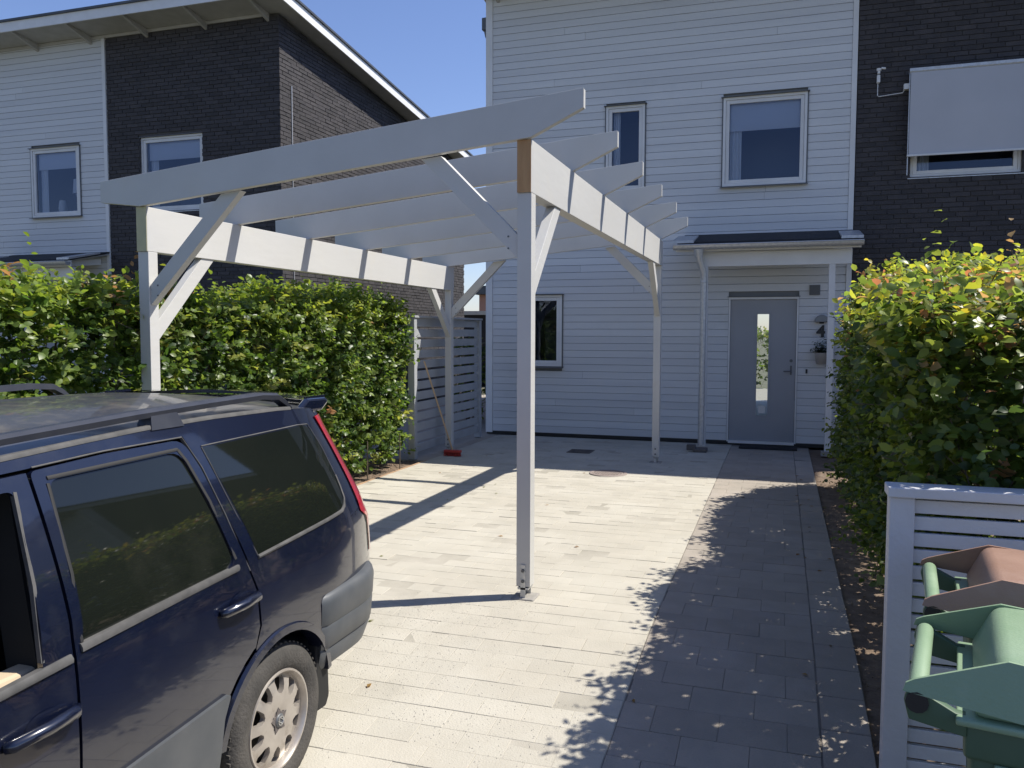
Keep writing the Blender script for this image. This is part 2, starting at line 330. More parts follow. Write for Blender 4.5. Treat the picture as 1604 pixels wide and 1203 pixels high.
# ------------------------------------------------------------------ houses
UBRICK = ubox(.24, .055, .05)   # local: x length, y height, z out of wall
def house(x0, Yf, nb, label, blindwin=True, detail=True, over=.6):
    H = thing('house', label, 'house', (x0, Yf, 0), 'white and dark brick houses in a row')
    xw = x0+5.34; xe = x0+8.88; zt = 6.76; sl = -.112; Yb = Yf+8.2
    # cores
    da, db = x0+3.73, x0+4.65
    MB().box(x0+.3, xe-.3, Yf+.26, Yb-.26, -.02, .03).build('floor', M['trim'], H)
    MB().box(x0+.3, xe-.3, Yf+.26, Yb-.26, 2.45, 2.50).build('ceiling', M['soffit'], H)
    ha, hb = x0+2.9, x0+4.9
    MB().box(ha-.06, ha, Yf+.26, Yb-.26, .031, 2.449).build('inner_wall', M['soffit'], H); MB().box(hb, hb+.06, Yf+.26, Yb-.26, .031, 2.449).build('inner_wall', M['soffit'], H)
    wins = [(x0+3.59, x0+4.715, 3.695, 4.935, 1), (x0+1.90, x0+2.475, 3.695, 4.95, 0), (x0+.68, x0+1.24, 1.09, 2.185, 0)]
    bwin = (x0+6.03, x0+7.34, 3.70, 4.98, 1)
    door = (x0+3.715, x0+4.665, .04, 2.12)
    hs = [w[:4] for w in wins]+[(da, db, .0, 2.11)]
    xs = sorted({x0+.02, xw}|{h[0] for h in hs}|{h[1] for h in hs}); zs = sorted({0., zt}|{h[2] for h in hs}|{h[3] for h in hs}); wm = MB()
    for i in range(len(xs)-1):
        k = 0
        while k < len(zs)-1:
            free = lambda q: not any(h[0] < (xs[i]+xs[i+1])/2 < h[1] and h[2] < (zs[q]+zs[q+1])/2 < h[3] for h in hs)
            if not free(k): k += 1; continue
            e_ = k
            while e_+1 < len(zs)-1 and free(e_+1): e_ += 1
            wm.box(xs[i], xs[i+1], Yf+.03, Yf+.25, zs[k], zs[e_+1]); k = e_+1
    wm.build('wall', M['whitecore'], H)
    # brick core with window hole
    c = MB(); a0, a1, b0, b1 = bwin[:4]
    c.box(xw+.01, a0, Yf+.012, Yf+.25, 0, zt); c.box(a1, xe-.012, Yf+.012, Yf+.25, 0, zt); c.box(a0, a1, Yf+.012, Yf+.25, 0, b0); c.box(a0, a1, Yf+.012, Yf+.25, b1, zt)
    c.prism([(Yf+.25, 0), (Yb, 0), (Yb, zt+sl*(Yb-Yf)), (Yf+.25, zt+sl*.25)], 0, xe-.25, xe-.012)
    ga, gb = x0+3.2, x0+4.7; c.box(x0+.25, ga, Yb-.25, Yb, 0, zt+sl*(Yb-Yf)); c.box(gb, xe-.25, Yb-.25, Yb, 0, zt+sl*(Yb-Yf)); c.box(ga, gb, Yb-.25, Yb, 2.1, zt+sl*(Yb-Yf))
    c.prism([(Yf+.25, 0), (Yb, 0), (Yb, zt+sl*(Yb-Yf)), (Yf+.25, zt+sl*.25)], 0, x0+.02, x0+.25)
    c.build('brick_backing', M['wallcore'], H)
    # siding planks, interrupted at openings
    zp = .052; pitch_ = .1075
    prof0 = [(-.0, 0), (-.022, .002), (-.021, pitch_-.007), (-.014, pitch_-.0015), (.0, pitch_-.0015)]
    while zp < zt-.02:
        z1 = min(zp+pitch_, zt+.02)
        segs = [(x0+.11, xw-.07)]
        for (a, b, c0, c1) in [w[:4] for w in wins]+[door]:
            if z1 > c0+.02 and zp < c1-.02:
                ns = []
                for (s0, s1) in segs:
                    if b <= s0 or a >= s1: ns.append((s0, s1))
                    else:
                        if a-s0 > .02: ns.append((s0, a-.004))
                        if s1-b > .02: ns.append((b+.004, s1))
                segs = ns
        hgt = z1-zp
        ns = []
        for s0, s1 in segs:
            if s1-s0 > 2.6 and random.random() < .6:
                q = random.uniform(s0+.9, s1-.9); ns += [(s0, q-.0015), (q+.0015, s1)]
            else: ns.append((s0, s1))
        for s0, s1 in ns:
            r = random.random(); dy = random.uniform(-.0012, .0012)
            pr = [(Yf+p[0]+dy+.012, zp+min(p[1], hgt)) for p in prof0]
            MB().prism(pr, 0, s0, s1, r).build('siding_plank', M['siding'], H)
        zp += pitch_
    MB().box(x0, x0+.108, Yf-.022, Yf+.25, .03, zt).build('corner_board', M['trim'], H)
    MB().box(xw-.068, xw, Yf-.022, Yf+.03, .03, zt).build('corner_board', M['trim'], H)
    MB().box(x0+.01, xw-.01, Yf-.004, Yf+.05, 0, .05).build('plinth', M['black'], H)
    # bricks: front
    cs = .065; fm = []
    Rf = Matrix(((1, 0, 0, 0), (0, 0, -1, 0), (0, 1, 0, 0), (0, 0, 0, 1)))   # local z -> -Y, local y -> Z
    nrow = int((zt-.03)/cs)
    for j in range(nrow):
        z = .03+(j+.5)*cs; x = xw+.012-(j % 3)*.0833
        while x < xe-.02:
            a = max(x, xw+.012); b = min(x+.24, xe)
            if b-a > .04:
                if z > bwin[2]-.03 and z < bwin[3]+.03:
                    if a < bwin[1] and b > bwin[0]:
                        if a < bwin[0]-.04: b = bwin[0]
                        elif b > bwin[1]+.04: a = bwin[1]
                        else: x += .25; continue
                fm.append(Matrix.Translation(((a+b)/2, Yf-random.uniform(0, .005), z+random.gauss(0, .0012))) @ Rf @ Matrix.Rotation(random.gauss(0, .004), 4, 'Z') @ Matrix.Diagonal(((b-a)/.24, random.uniform(.94, 1.04), 1, 1)))
            x += .25
    Rs = Matrix(((0, 0, 1, 0), (1, 0, 0, 0), (0, 1, 0, 0), (0, 0, 0, 1)))   # local x->Y, y->Z, z->+X
    for j in range(int(zt/cs)):
        z = .03+(j+.5)*cs; y = Yf+.006-(j % 3)*.0833
        while y < Yb-.02:
            a = max(y, Yf+.006); b = min(y+.24, Yb)
            if b-a > .04 and z < zt+sl*(b-Yf)-.03:
                fm.append(Matrix.Translation((xe+random.uniform(-.002, .004), (a+b)/2, z+random.gauss(0, .0015))) @ Rs @ Matrix.Rotation(random.gauss(0, .006), 4, 'Z') @ Matrix.Diagonal(((b-a)/.24, random.uniform(.92, 1.06), 1, 1)))
            y += .25
    pieces('brick', UBRICK, fm, M['brick'], H, limit=nb, restname='brick')
    # windows
    for k, (a, b, c0, c1, big) in enumerate(wins+[bwin]):
        isb = k == 3; yo = Yf-(.03 if not isb else -.04)
        w = MB()
        for q in ((a, a+.035, c0, c1), (b-.035, b, c0, c1), (a+.035, b-.035, c1-.035, c1), (a+.035, b-.035, c0, c0+.035)): w.box(q[0], q[1], yo, yo+.14, q[2], q[3])
        wo = w.build('window', M['trim'], H)
        s_ = MB(); e = .037; t = .05
        for q in ((a+e, a+e+t, c0+e, c1-e), (b-e-t, b-e, c0+e, c1-e), (a+e+t, b-e-t, c1-e-t, c1-e), (a+e+t, b-e-t, c0+e, c0+e+t)): s_.box(q[0], q[1], yo+.012, yo+.07, q[2], q[3])
        s_.build('sash', M['trim'], wo, bev=.004)
        g = MB().add([(a+e+t-.004, yo+.04, c0+e+t-.004), (b-e-t+.004, yo+.04, c0+e+t-.004), (b-e-t+.004, yo+.04, c1-e-t+.004), (a+e+t-.004, yo+.04, c1-e-t+.004)], [(0, 1, 2, 3)]).build('pane', M['glass'], wo, recalc=False)
        r_ = MB().add([(a+.04, yo+.9, c0+.03), (b-.04, yo+.9, c0+.03), (b-.04, yo+.9, c1-.03), (a+.04, yo+.9, c1-.03), (a+.04, yo+.13, c0+.03), (b-.04, yo+.13, c0+.03), (b-.04, yo+.13, c1-.03), (a+.04, yo+.13, c1-.03)], [(0, 1, 2, 3), (0, 4, 5, 1), (1, 5, 6, 2), (2, 6, 7, 3), (3, 7, 4, 0)])
        r_.build('reveal', M['room'], wo)
        if big or (k == 1):
            def cur(u, v, xa=a+.09, w_=.16 if big else .10): return (xa+u*w_, yo+.14+.012*math.sin(u*22), c0+.06+v*(c1-c0-.1))
            MB().grid(cur, 24, 2).build('curtain', M['blind'], wo, smooth=True)
        if big or not detail:
            hz = (c1-c0)*(.32 if not (x0 < -10) else .25)
            MB().box(a+.09, b-.09, yo+.10, yo+.103, c1-.06-hz, c1-.06).build('roller_blind', M['blind'], wo)
        MB().box(a-.03, b+.03, yo-.035, yo+.02, c1+.001, c1+.010).build('drip_cap', M['greymetal'], wo)
        sb = MB(); sb.prism([(yo-.05, c0-.028), (yo-.05, c0-.016), (yo+.02, c0-.001), (yo+.02, c0-.012)], 0, a-.03, b+.03)
        sb.build('sill', M['zinc' if isb else 'greymetal'], wo)
        if not isb:
            MB().box(a-.018, a-.001, yo+.004, yo+.05, c0, c1).build('side_trim', M['greymetal'], wo)
            MB().box(b+.001, b+.018, yo+.004, yo+.05, c0, c1).build('side_trim', M['greymetal'], wo)
    # door
    a, b, c0, c1 = door
    w = MB(); w.box(a, a+.022, Yf-.02, Yf+.1, c0, c1); w.box(b-.022, b, Yf-.02, Yf+.1, c0, c1); w.box(a+.022, b-.022, Yf-.02, Yf+.1, c1-.03, c1); w.box(a+.022, b-.022, Yf-.03, Yf+.1, c0-.02, c0+.02)
    fo = w.build('door_frame', M['trim'], H)
    gl = (a+.398, a+.555, .43, 1.88)
    d = MB(); yd = Yf+.012
    d.box(a+.026, gl[0], yd, yd+.05, c0+.024, c1-.034); d.box(gl[1], b-.026, yd, yd+.05, c0+.024, c1-.034); d.box(gl[0], gl[1], yd, yd+.05, c0+.024, gl[2]); d.box(gl[0], gl[1], yd, yd+.05, gl[3], c1-.034)
    dd = d.build('door', M['door'], H)
    t = .022; w = MB()
    for q in ((gl[0]-t, gl[0], gl[2]-t, gl[3]+t), (gl[1], gl[1]+t, gl[2]-t, gl[3]+t), (gl[0], gl[1], gl[3], gl[3]+t), (gl[0], gl[1], gl[2]-t, gl[2])): w.box(q[0], q[1], yd-.008, yd-.001, q[2], q[3])
    w.build('glazing_bead', M['door'], dd)
    MB().add([(gl[0], yd+.02, gl[2]), (gl[1], yd+.02, gl[2]), (gl[1], yd+.02, gl[3]), (gl[0], yd+.02, gl[3])], [(0, 1, 2, 3)]).build('pane', M['clearglass'], dd, recalc=False)
    if detail: MB().box(gl[0]+.03, gl[0]+.13, yd+.016, yd+.019, gl[2]+.03, gl[2]+.14).build('sticker', M['sticker'], dd)
    hm = MB(); hx = b-.085; hm.box(hx-.012, hx+.012, yd-.008, yd-.001, 1.02, 1.15); hm.tube([(hx, yd-.008, 1.07), (hx, yd-.04, 1.07), (hx-.10, yd-.04, 1.07)], .008, 8)
    hm.build('handle', M['greymetal'], dd, bev=.001); MB().tube([(hx, yd, 1.22), (hx, yd-.012, 1.22)], .022, 12).build('lock', M['greymetal'], dd)
    MB().box(a-.02, b+.02, Yf-.038, Yf-.0, c1+.003, c1+.012).build('door_drip_cap', M['greymetal'], H)
    # vent, bell
    v = MB(); vx = x0+4.80; v.box(vx, vx+.14, Yf-.028, Yf-.012, 2.14, 2.28)
    for k in range(5): v.box(vx+.012, vx+.128, Yf-.036, Yf-.029, 2.155+k*.023, 2.165+k*.023)
    v.build('wall_vent', M['greymetal'], H)
    MB().box(x0+4.775, x0+4.80, Yf-.035, Yf-.011, 1.045, 1.105).build('doorbell', M['black'], H)
    # canopy over the door
    ca, cb = x0+3.04, x0+5.40; yc = Yf-1.0
    cn = MB().prism([(yc+.06, 2.80), (Yf-.03, 3.00), (Yf-.03, 3.025), (yc+.06, 2.825)], 0, ca+.04, cb-.06).build('canopy', M['felt'], H)
    MB().prism([(yc+.075, 2.70), (yc+.1, 2.70), (yc+.1, 2.80), (yc+.075, 2.797)], 0, ca+.02, cb-.02).build('fascia', M['fascia'], cn)
    MB().prism([(yc+.1, 2.785), (Yf-.024, 2.972), (Yf-.024, 2.990), (yc+.1, 2.797)], 0, ca+.05, cb-.07).build('soffit', M['soffit'], cn)
    g = MB(); gz = 2.775
    arc = [(yc+.0+.06*math.cos(t_), gz-.0+.06*math.sin(t_)) for t_ in [PI+PI*i/10 for i in range(11)]]
    arc2 = [(yc+.054*math.cos(t_), gz+.054*math.sin(t_)) for t_ in [2*PI-PI*i/10 for i in range(11)]]
    g.prism(arc+arc2, 0, ca, cb); g.tube([(ca, yc-.06, gz+.002), (cb, yc-.06, gz+.002)], .009, 8)
    for xx in (ca, cb): g.prism(arc, 0, xx-.003, xx+.003)
    go = g.build('gutter', M['zinc'], cn); autosmooth(go, 40)
    for xx in [ca+.5+i*.44 for i in range(4)]: MB().box(xx-.012, xx+.012, yc-.064, yc+.075, gz+.002, gz+.008).build('gutter_bracket', M['zinc'], cn)
    MB().prism([(yc+.02, 2.81), (Yf-.3, 2.96), (Yf-.3, 2.985), (yc+.02, 2.845)], 0, ca-.02, ca+.26).build('edge_flashing', M['zinc'], cn)
    MB().prism([(yc+.02, 2.81), (Yf-.3, 2.96), (Yf-.3, 2.985), (yc+.02, 2.845)], 0, cb-.26, cb).build('edge_flashing', M['zinc'], cn)
    MB().box(x0+3.40, x0+5.285, Yf-.80, Yf-.71, 2.505, 2.70).build('beam', M['trim'], cn, bev=.003)
    for xx in (x0+3.5, x0+4.32, x0+5.12): MB().prism([(yc+.1, 2.70), (Yf-.023, 2.80), (Yf-.023, 2.91), (yc+.1, 2.783)], 0, xx-.022, xx+.022).build('rafter', M['trim'], cn)
    for xx in (x0+3.44, x0+5.05):
        MB().box(xx-.04, xx+.04, Yf-.795, Yf-.715, .06, 2.505).build('post', M['trim'], cn, bev=.003)
    MB().box(x0+4.97, x0+5.13, Yf-.84, Yf-.67, .0, .058).build('post_foot', M['concrete'], cn)
    dp = MB(); xx = x0+3.37
    dp.tube([(xx, yc, 2.72), (xx, yc, 2.66), (xx+.02, yc+.03, 2.55), (xx+.06, yc+.08, 2.42), (xx+.065, yc+.09, 2.30), (xx+.06, yc+.09, .10)], [.07, .055, .042, .042, .040, .040], 14)
    do = dp.build('downpipe', M['zinc'], cn); autosmooth(do, 50)
    for zz in (2.28, .62): MB().lathe([(.043, 0), (.047, .004), (.047, .03), (.043, .034)], (xx+.062, yc+.09, zz), n=16).build('pipe_joint', M['zinc'], cn)
    MB().box(xx-.03, xx+.15, yc-.02, yc+.18, 0.0, .05).box(xx-.12, xx+.0, yc+.0, yc+.07, .02, .10).build('drain_cup', M['castiron'], cn, bev=.01)
    # roof
    ry0 = Yf-over; ry1 = Yb+.4; rx0 = x0-.06; rx1 = xe+.33
    zr = lambda y: zt+.0+sl*(y-Yf)
    T = .16
    ro = MB().prism([(ry0+.03, zr(ry0)+.03), (ry1-.03, zr(ry1)+.03), (ry1-.03, zr(ry1)+T), (ry0+.03, zr(ry0)+T)], 0, rx0+.03, rx1-.03).build('roof', M['soffit'], H)
    MB().prism([(ry0-.03, zr(ry0)+T+.004), (ry1+.03, zr(ry1)+T+.004), (ry1+.03, zr(ry1)+T+.04), (ry0-.03, zr(ry0)+T+.04)], 0, rx0-.03, rx1+.03).build('roof_sheet', M['roofmetal'], ro)
    MB().box(rx0, rx1, ry0, ry0+.028, zr(ry0)+.0, zr(ry0)+T).build('front_fascia', M['fascia'], ro)
    MB().box(rx0, rx1, ry1-.028, ry1, zr(ry1)+.0, zr(ry1)+T).build('back_fascia', M['fascia'], ro)
    for xa in (rx0, rx1-.027):
        MB().prism([(ry0+.03, zr(ry0)-.0), (ry1-.03, zr(ry1)-.0), (ry1-.03, zr(ry1)+T), (ry0+.03, zr(ry0)+T)], 0, xa, xa+.027).build('verge_board', M['fascia'], ro)
    nt_ = 8
    if over > .7: ry0 = Yf-.78
    for i in range(nt_):
        xx = x0+.2+i*(8.88-.4)/(nt_-1)
        MB().prism([(Yf-.0, zr(Yf)-.10), (Yf-.0, zr(Yf)+.03), (ry0+.03, zr(ry0)+.028), (ry0+.03, zr(ry0)-.0)], 0, xx-.022, xx+.022).build('rafter_tail', M['soffit'], ro)
    MB().box(x0+.0, xe-.3, Yf-.026, Yf-.0, zt-.02, zt+.03).build('frieze_board', M['soffit'], ro)
    return H
hl = house(-16.74, 11.8, 150, 'neighbouring white clad and dark brick house on the left behind the hedge')
hm_ = house(-4.44, 12.25, 150, 'white clad and dark brick house with the grey front door and number 4', over=.80)
hr = house(7.86, 12.25, 0, 'next white clad and dark brick house beyond the right hedge, outside the frame', detail=False)
box('gable_downpipe', (-4.56, -4.465, 12.36, 12.48, 6.33, 6.52), 'greymetal', hm_, bev=.01)
MB().tube([(-4.51, 12.42, 6.34), (-4.49, 12.42, 6.25), (-4.47, 12.45, 6.2)], .035, 8).build('gable_downpipe', M['greymetal'], hm_)
# lightning strip on left house side wall
MB().box(-7.855, -7.842, 12.12, 12.135, .2, 5.7).build('wall_cable', M['zinc'], hl)
# house number
cu = bpy.data.curves.new('number', 'FONT'); cu.body = '4'; cu.size = .215; cu.extrude = .006; cu.offset = .009
tmp = bpy.data.objects.new('tmp', cu); COL.objects.link(tmp); bpy.context.view_layer.update()
me = bpy.data.meshes.new_from_object(tmp); bpy.data.objects.remove(tmp); me.materials.clear(); me.materials.append(M['black'])
n4 = link('house_number', me, hm_); n4.rotation_euler = (PI/2, 0, 0); n4.location = Vector((.470, 12.208, 1.565))-worg(hm_)

# left-house window contents
o = thing('table_lamp', 'white lampshade standing behind the upper left window', 'lamp', (-12.36, 12.1, 3.78))
MB().lathe([(.10, .28), (.12, .02)], (-12.36, 12.1, 4.12)).build('lamp_shade', M['blind'], o, smooth=True)
MB().tube([(-12.36, 12.1, 3.78), (-12.36, 12.1, 4.2)], .012).build('lamp_base', M['blind'], o)
mb = MB().lathe([(.0, 0), (.06, 0), (.075, .1), (.06, .22), (.05, .25)], (-12.72, 12.05, 3.78), n=20)
tag(mb.build('vase', M['blind'], smooth=True), 'pale vase on the sill of the upper left window', 'vase')

# roller blind on brick window + weather sensor
rb = thing('outdoor_blind', 'grey fabric outdoor roller blind pulled over the dark brick window', 'blind', (2.2, 12.13, 3.9))
MB().box(1.53, 2.92, 12.08, 12.20, 5.04, 5.08).tube([(1.53, 12.12, 5.05), (2.92, 12.12, 5.05)], .035).build('cassette', M['zinc'], rb)
def fab(u, v): return (1.545+u*1.36, 12.085+.004*math.sin(v*5+u*3)+.03*v*0, 3.965+v*1.06)
MB().grid(fab, 20, 12).grid(lambda u, v: (fab(u, v)[0], fab(u, v)[1]+.004, fab(u, v)[2]), 20, 12).build('fabric', M['fabric'], rb, smooth=True, recalc=False)
MB().box(1.525, 2.93, 12.07, 12.10, 3.94, 3.965).build('bottom_bar', M['trim'], rb)
for xx in (1.535, 2.91): MB().box(xx-.006, xx+.006, 12.1, 12.115, 3.7, 5.04).build('guide_rail', M['zinc'], rb)
MB().box(1.47, 1.545, 12.12, 12.2, 4.83, 4.90).build('motor_box', M['trim'], rb)
sn = thing('wind_sensor', 'small white weather sensor on the dark brick wall beside the blind', 'sensor', (1.16, 12.2, 4.98))
MB().box(1.14, 1.18, 12.14, 12.2, 4.95, 5.05).box(1.145, 1.175, 12.12, 12.19, 5.06, 5.12).build('sensor_body', M['trim'], sn, bev=.006)
MB().tube([(1.19, 12.13, 5.13), (1.24, 12.12, 5.12)], .014).tube([(1.16, 12.14, 5.13), (1.16, 12.14, 5.10)], .03).build('wind_cup', M['trim'], sn)
MB().tube([(1.155, 12.18, 4.95), (1.155, 12.18, 4.79), (1.17, 12.185, 4.775), (1.46, 12.185, 4.80), (1.49, 12.185, 4.84)], .006, 6).build('cable', M['trim'], sn)
# wall lamp, flower pot, doormat
wl = thing('wall_lamp', 'grey half-round wall lamp above the house number', 'lamp', (.53, 12.23, 1.82))
def dome(u, v):
    t = PI*u; p = v*PI/2
    return (.53+.098*math.cos(t)*math.cos(p*.0+0)*(1), 12.225-.09*math.sin(PI*v)*math.sin(t)**.5 if False else 12.225-.11*v*math.sin(t), 1.765+.105*math.sin(t)*(1-v*.75)**.5)
MB().prism([(.53+.098*math.cos(PI*i/16), 1.765+.10*math.sin(PI*i/16)) for i in range(17)], 1, 12.13, 12.226).build('lamp_shade', M['lampmetal'], wl, bev=.006)
MB().box(.50, .56, 12.19, 12.228, 1.745, 1.764).build('lamp_socket', M['black'], wl)
fp = thing('hanging_flower_pot', 'pale zinc flower pot with a dark leafy plant on the wall below the house number', 'flower pot', (.54, 12.1, 1.2))
MB().lathe([(0, 0), (.075, 0), (.097, .15), (.102, .155), (.09, .15), (.08, .13), (0, .13)], (.54, 12.12, 1.185), n=24).build('pot', M['pot'], fp, smooth=True)
MB().box(.52, .56, 12.2, 12.23, 1.2, 1.36).build('hook', M['black'], fp)
dm = MB().box(-.53, .24, 11.78, 12.16, .004, .016)
for i in range(26): dm.box(-.52+i*.029, -.505+i*.029, 11.80, 12.14, .0165, .020)
tag(dm.build('doormat', M['mat'], bev=.002), 'flat black doormat lying in front of the grey front door', 'doormat')

# ------------------------------------------------------------------ carport
cp = thing('carport', 'white painted open timber carport frame with six sloping rafters', 'carport', (-2.8, 4.66, 0))
PX = {'r': (-1.495, -1.408), 'l': (-4.265, -4.178)}
Y1, Y2 = 4.66, 10.15; PW = .09
beams = {'r': (2.43, 2.735), 'l': (2.165, 2.47)}
for sd in 'rl':
    xa, xb = PX[sd]; b0, b1 = beams[sd]
    for yy in (Y1, Y2):
        MB().box(xa, xb, yy, yy+PW, .075, b0-.001).build('post', M['paint'], cp, bev=.003)
        an = MB().box(xa+.028, xb-.028, yy-.006, yy-.001, -.01, .21).box(xa+.022, xb-.022, yy+PW+.001, yy+PW+.006, -.01, .27).box(xa+.01, xb-.01, yy-.006, yy+PW+.006, .058, .070)
        ao = an.build('post_anchor', M['zinc'], cp)
        for zz in (.11, .175): MB().tube([((xa+xb)/2, yy-.006, zz), ((xa+xb)/2, yy-.014, zz)], .011, 6).build('bolt', M['greymetal'], ao)
        MB().box(xa-.03, xb+.03, yy-.03, yy+PW+.03, -.12, .008).build('footing', M['concrete'], cp, bev=.008)
    MB().box(xa, xb, Y1-.006, Y2+PW+.02, b0, b1).build('beam', M['paint'], cp, bev=.003)
    mE = 'barewood' if sd == 'r' else 'endwood'
    MB().box(xa+.001, xb-.001, Y1-.010, Y1-.0065, b0+.001, b1-.001).build('bare_beam_end', M[mE], cp)
RY = [4.63, 5.665, 6.73, 7.81, 8.89, 10.07]
sR = (2.735-2.47)/((-1.45)-(-4.22))
zl = lambda x: 2.47+sR*(x+4.22)
rp = [(-4.22, zl(-4.22)), (-1.408, zl(-1.408)), (-1.094, zl(-1.094)+.115), (-1.094, zl(-1.094)+.225), (-4.55, zl(-4.55)+.215), (-4.55, zl(-4.55)+.07)]
for i, y in enumerate(RY):
    dx = random.uniform(-.006, .006)
    ra = MB().prism([(p[0]+(dx if p[0] > -1.2 or p[0] < -4.4 else 0), p[1]+.001) for p in rp], 1, y, y+.045, 0).build('rafter', M['paint'], cp, bev=.0025)
    MB().prism([(-1.0935+dx, zl(-1.094)+.117), (-1.092+dx, zl(-1.094)+.117), (-1.092+dx, zl(-1.094)+.222), (-1.0935+dx, zl(-1.094)+.222)], 1, y+.001, y+.044).build('rafter_end', M['paint'], ra)
# braces: (post centre, axis, sign, beam/rafter underside)
def brace(xp, yp, ax, sg, ztop, D=.68, w=.062, t=.10):
    s_ = sR*sg if ax == 'x' else 0; th = t*1.414; R1 = D/(1-s_); R2 = (D-th)/(1-s_)
    pts = [(0, -D+th), (0, -D), (R1, s_*R1), (R2, s_*R2)]
    if ax == 'x': MB().prism([(xp+sg*p[0], ztop+p[1]) for p in pts], 1, yp, yp+w).build('brace', M['paint'], cp, bev=.002)
    else: MB().prism([(yp+sg*p[0], ztop+p[1]) for p in pts], 0, xp, xp+w).build('brace', M['paint'], cp, bev=.002)
for yy in (Y1+.014, Y2+.014):
    brace(-4.177, yy, 'x', 1, 2.473); brace(-1.496, yy, 'x', -1, 2.725)
for xa, zt_ in ((-4.25, 2.164), (-1.48, 2.429)):
    brace(xa, Y1+PW, 'y', 1, zt_, .62); brace(xa, Y2, 'y', -1, zt_, .62)

for xx in (-4.16, -1.51):
    for zz in (1.86, 1.93):
        for yy in (Y1, Y2): MB().tube([(xx+(.045 if xx < -3 else -.045), yy+.0145, zz+(0 if xx < -3 else .25)), (xx+(.045 if xx < -3 else -.045), yy+.011, zz+(0 if xx < -3 else .25))], .006, 8).build('screw', M['greymetal'], cp)
# ------------------------------------------------------------------ fences
def slat_fence_y(name, label, X, y0, y1, h, pitch_, sh, n, posts, sgn=1, mt='fence'):
    f = thing(name, label, 'fence', (X, y0, 0))
    for yy in posts: MB().box(X-.045, X+.045, yy, yy+.085, 0, h-.03).build('post', M[mt], f, bev=.003)
    z = h-.035-sh
    for k in range(n):
        for a, b in zip(posts[:-1], posts[1:]):
            MB().box(X+sgn*.0-.012, X+.012, a+.087, b-.002, z-k*pitch_, z-k*pitch_+sh, random.random()).build('slat', M[mt], f, bev=.002)
    MB().box(X-.06, X+.06, y0-.01, y1+.01, h-.028, h).build('cap_board', M[mt], f, bev=.003)
    return f
slat_fence_y('slat_fence', 'grey horizontal slat fence along the left of the drive beside the hedge', -4.42, 9.42, 11.86, 1.82, .134, .102, 13, (9.42, 11.775))
slat_fence_y('slat_fence', 'unseen grey slat fence added behind the right hedge to shade the ground near the front door', 1.42, 10.75, 12.15, 1.82, .134, .125, 13, (10.75, 12.06))  # out of view, added for the shadow edge it casts across the path
f = thing('slat_fence', 'low white horizontal slat fence behind the green and brown bins', 'fence', (.37, 3.1, -.08))
for xx in (.373, 2.0): MB().box(xx, xx+.08, 3.10, 3.18, zg(3.1)-.05, 1.042).build('post', M['fencew'], f, bev=.004)
MB().box(.365, 2.09, 3.085, 3.20, 1.043, 1.079).build('cap_board', M['fencew'], f, bev=.004)
for k in range(18):
    z = .985-k*.0585
    MB().box(.455, 1.998, 3.125+random.uniform(-.001, .001), 3.145, z, z+.047, random.random()).build('slat', M['fencew'], f, bev=.002)
MB().box(1.22, 1.27, 3.15, 3.19, -.1, 1.03).build('batten', M['fencew'], f)

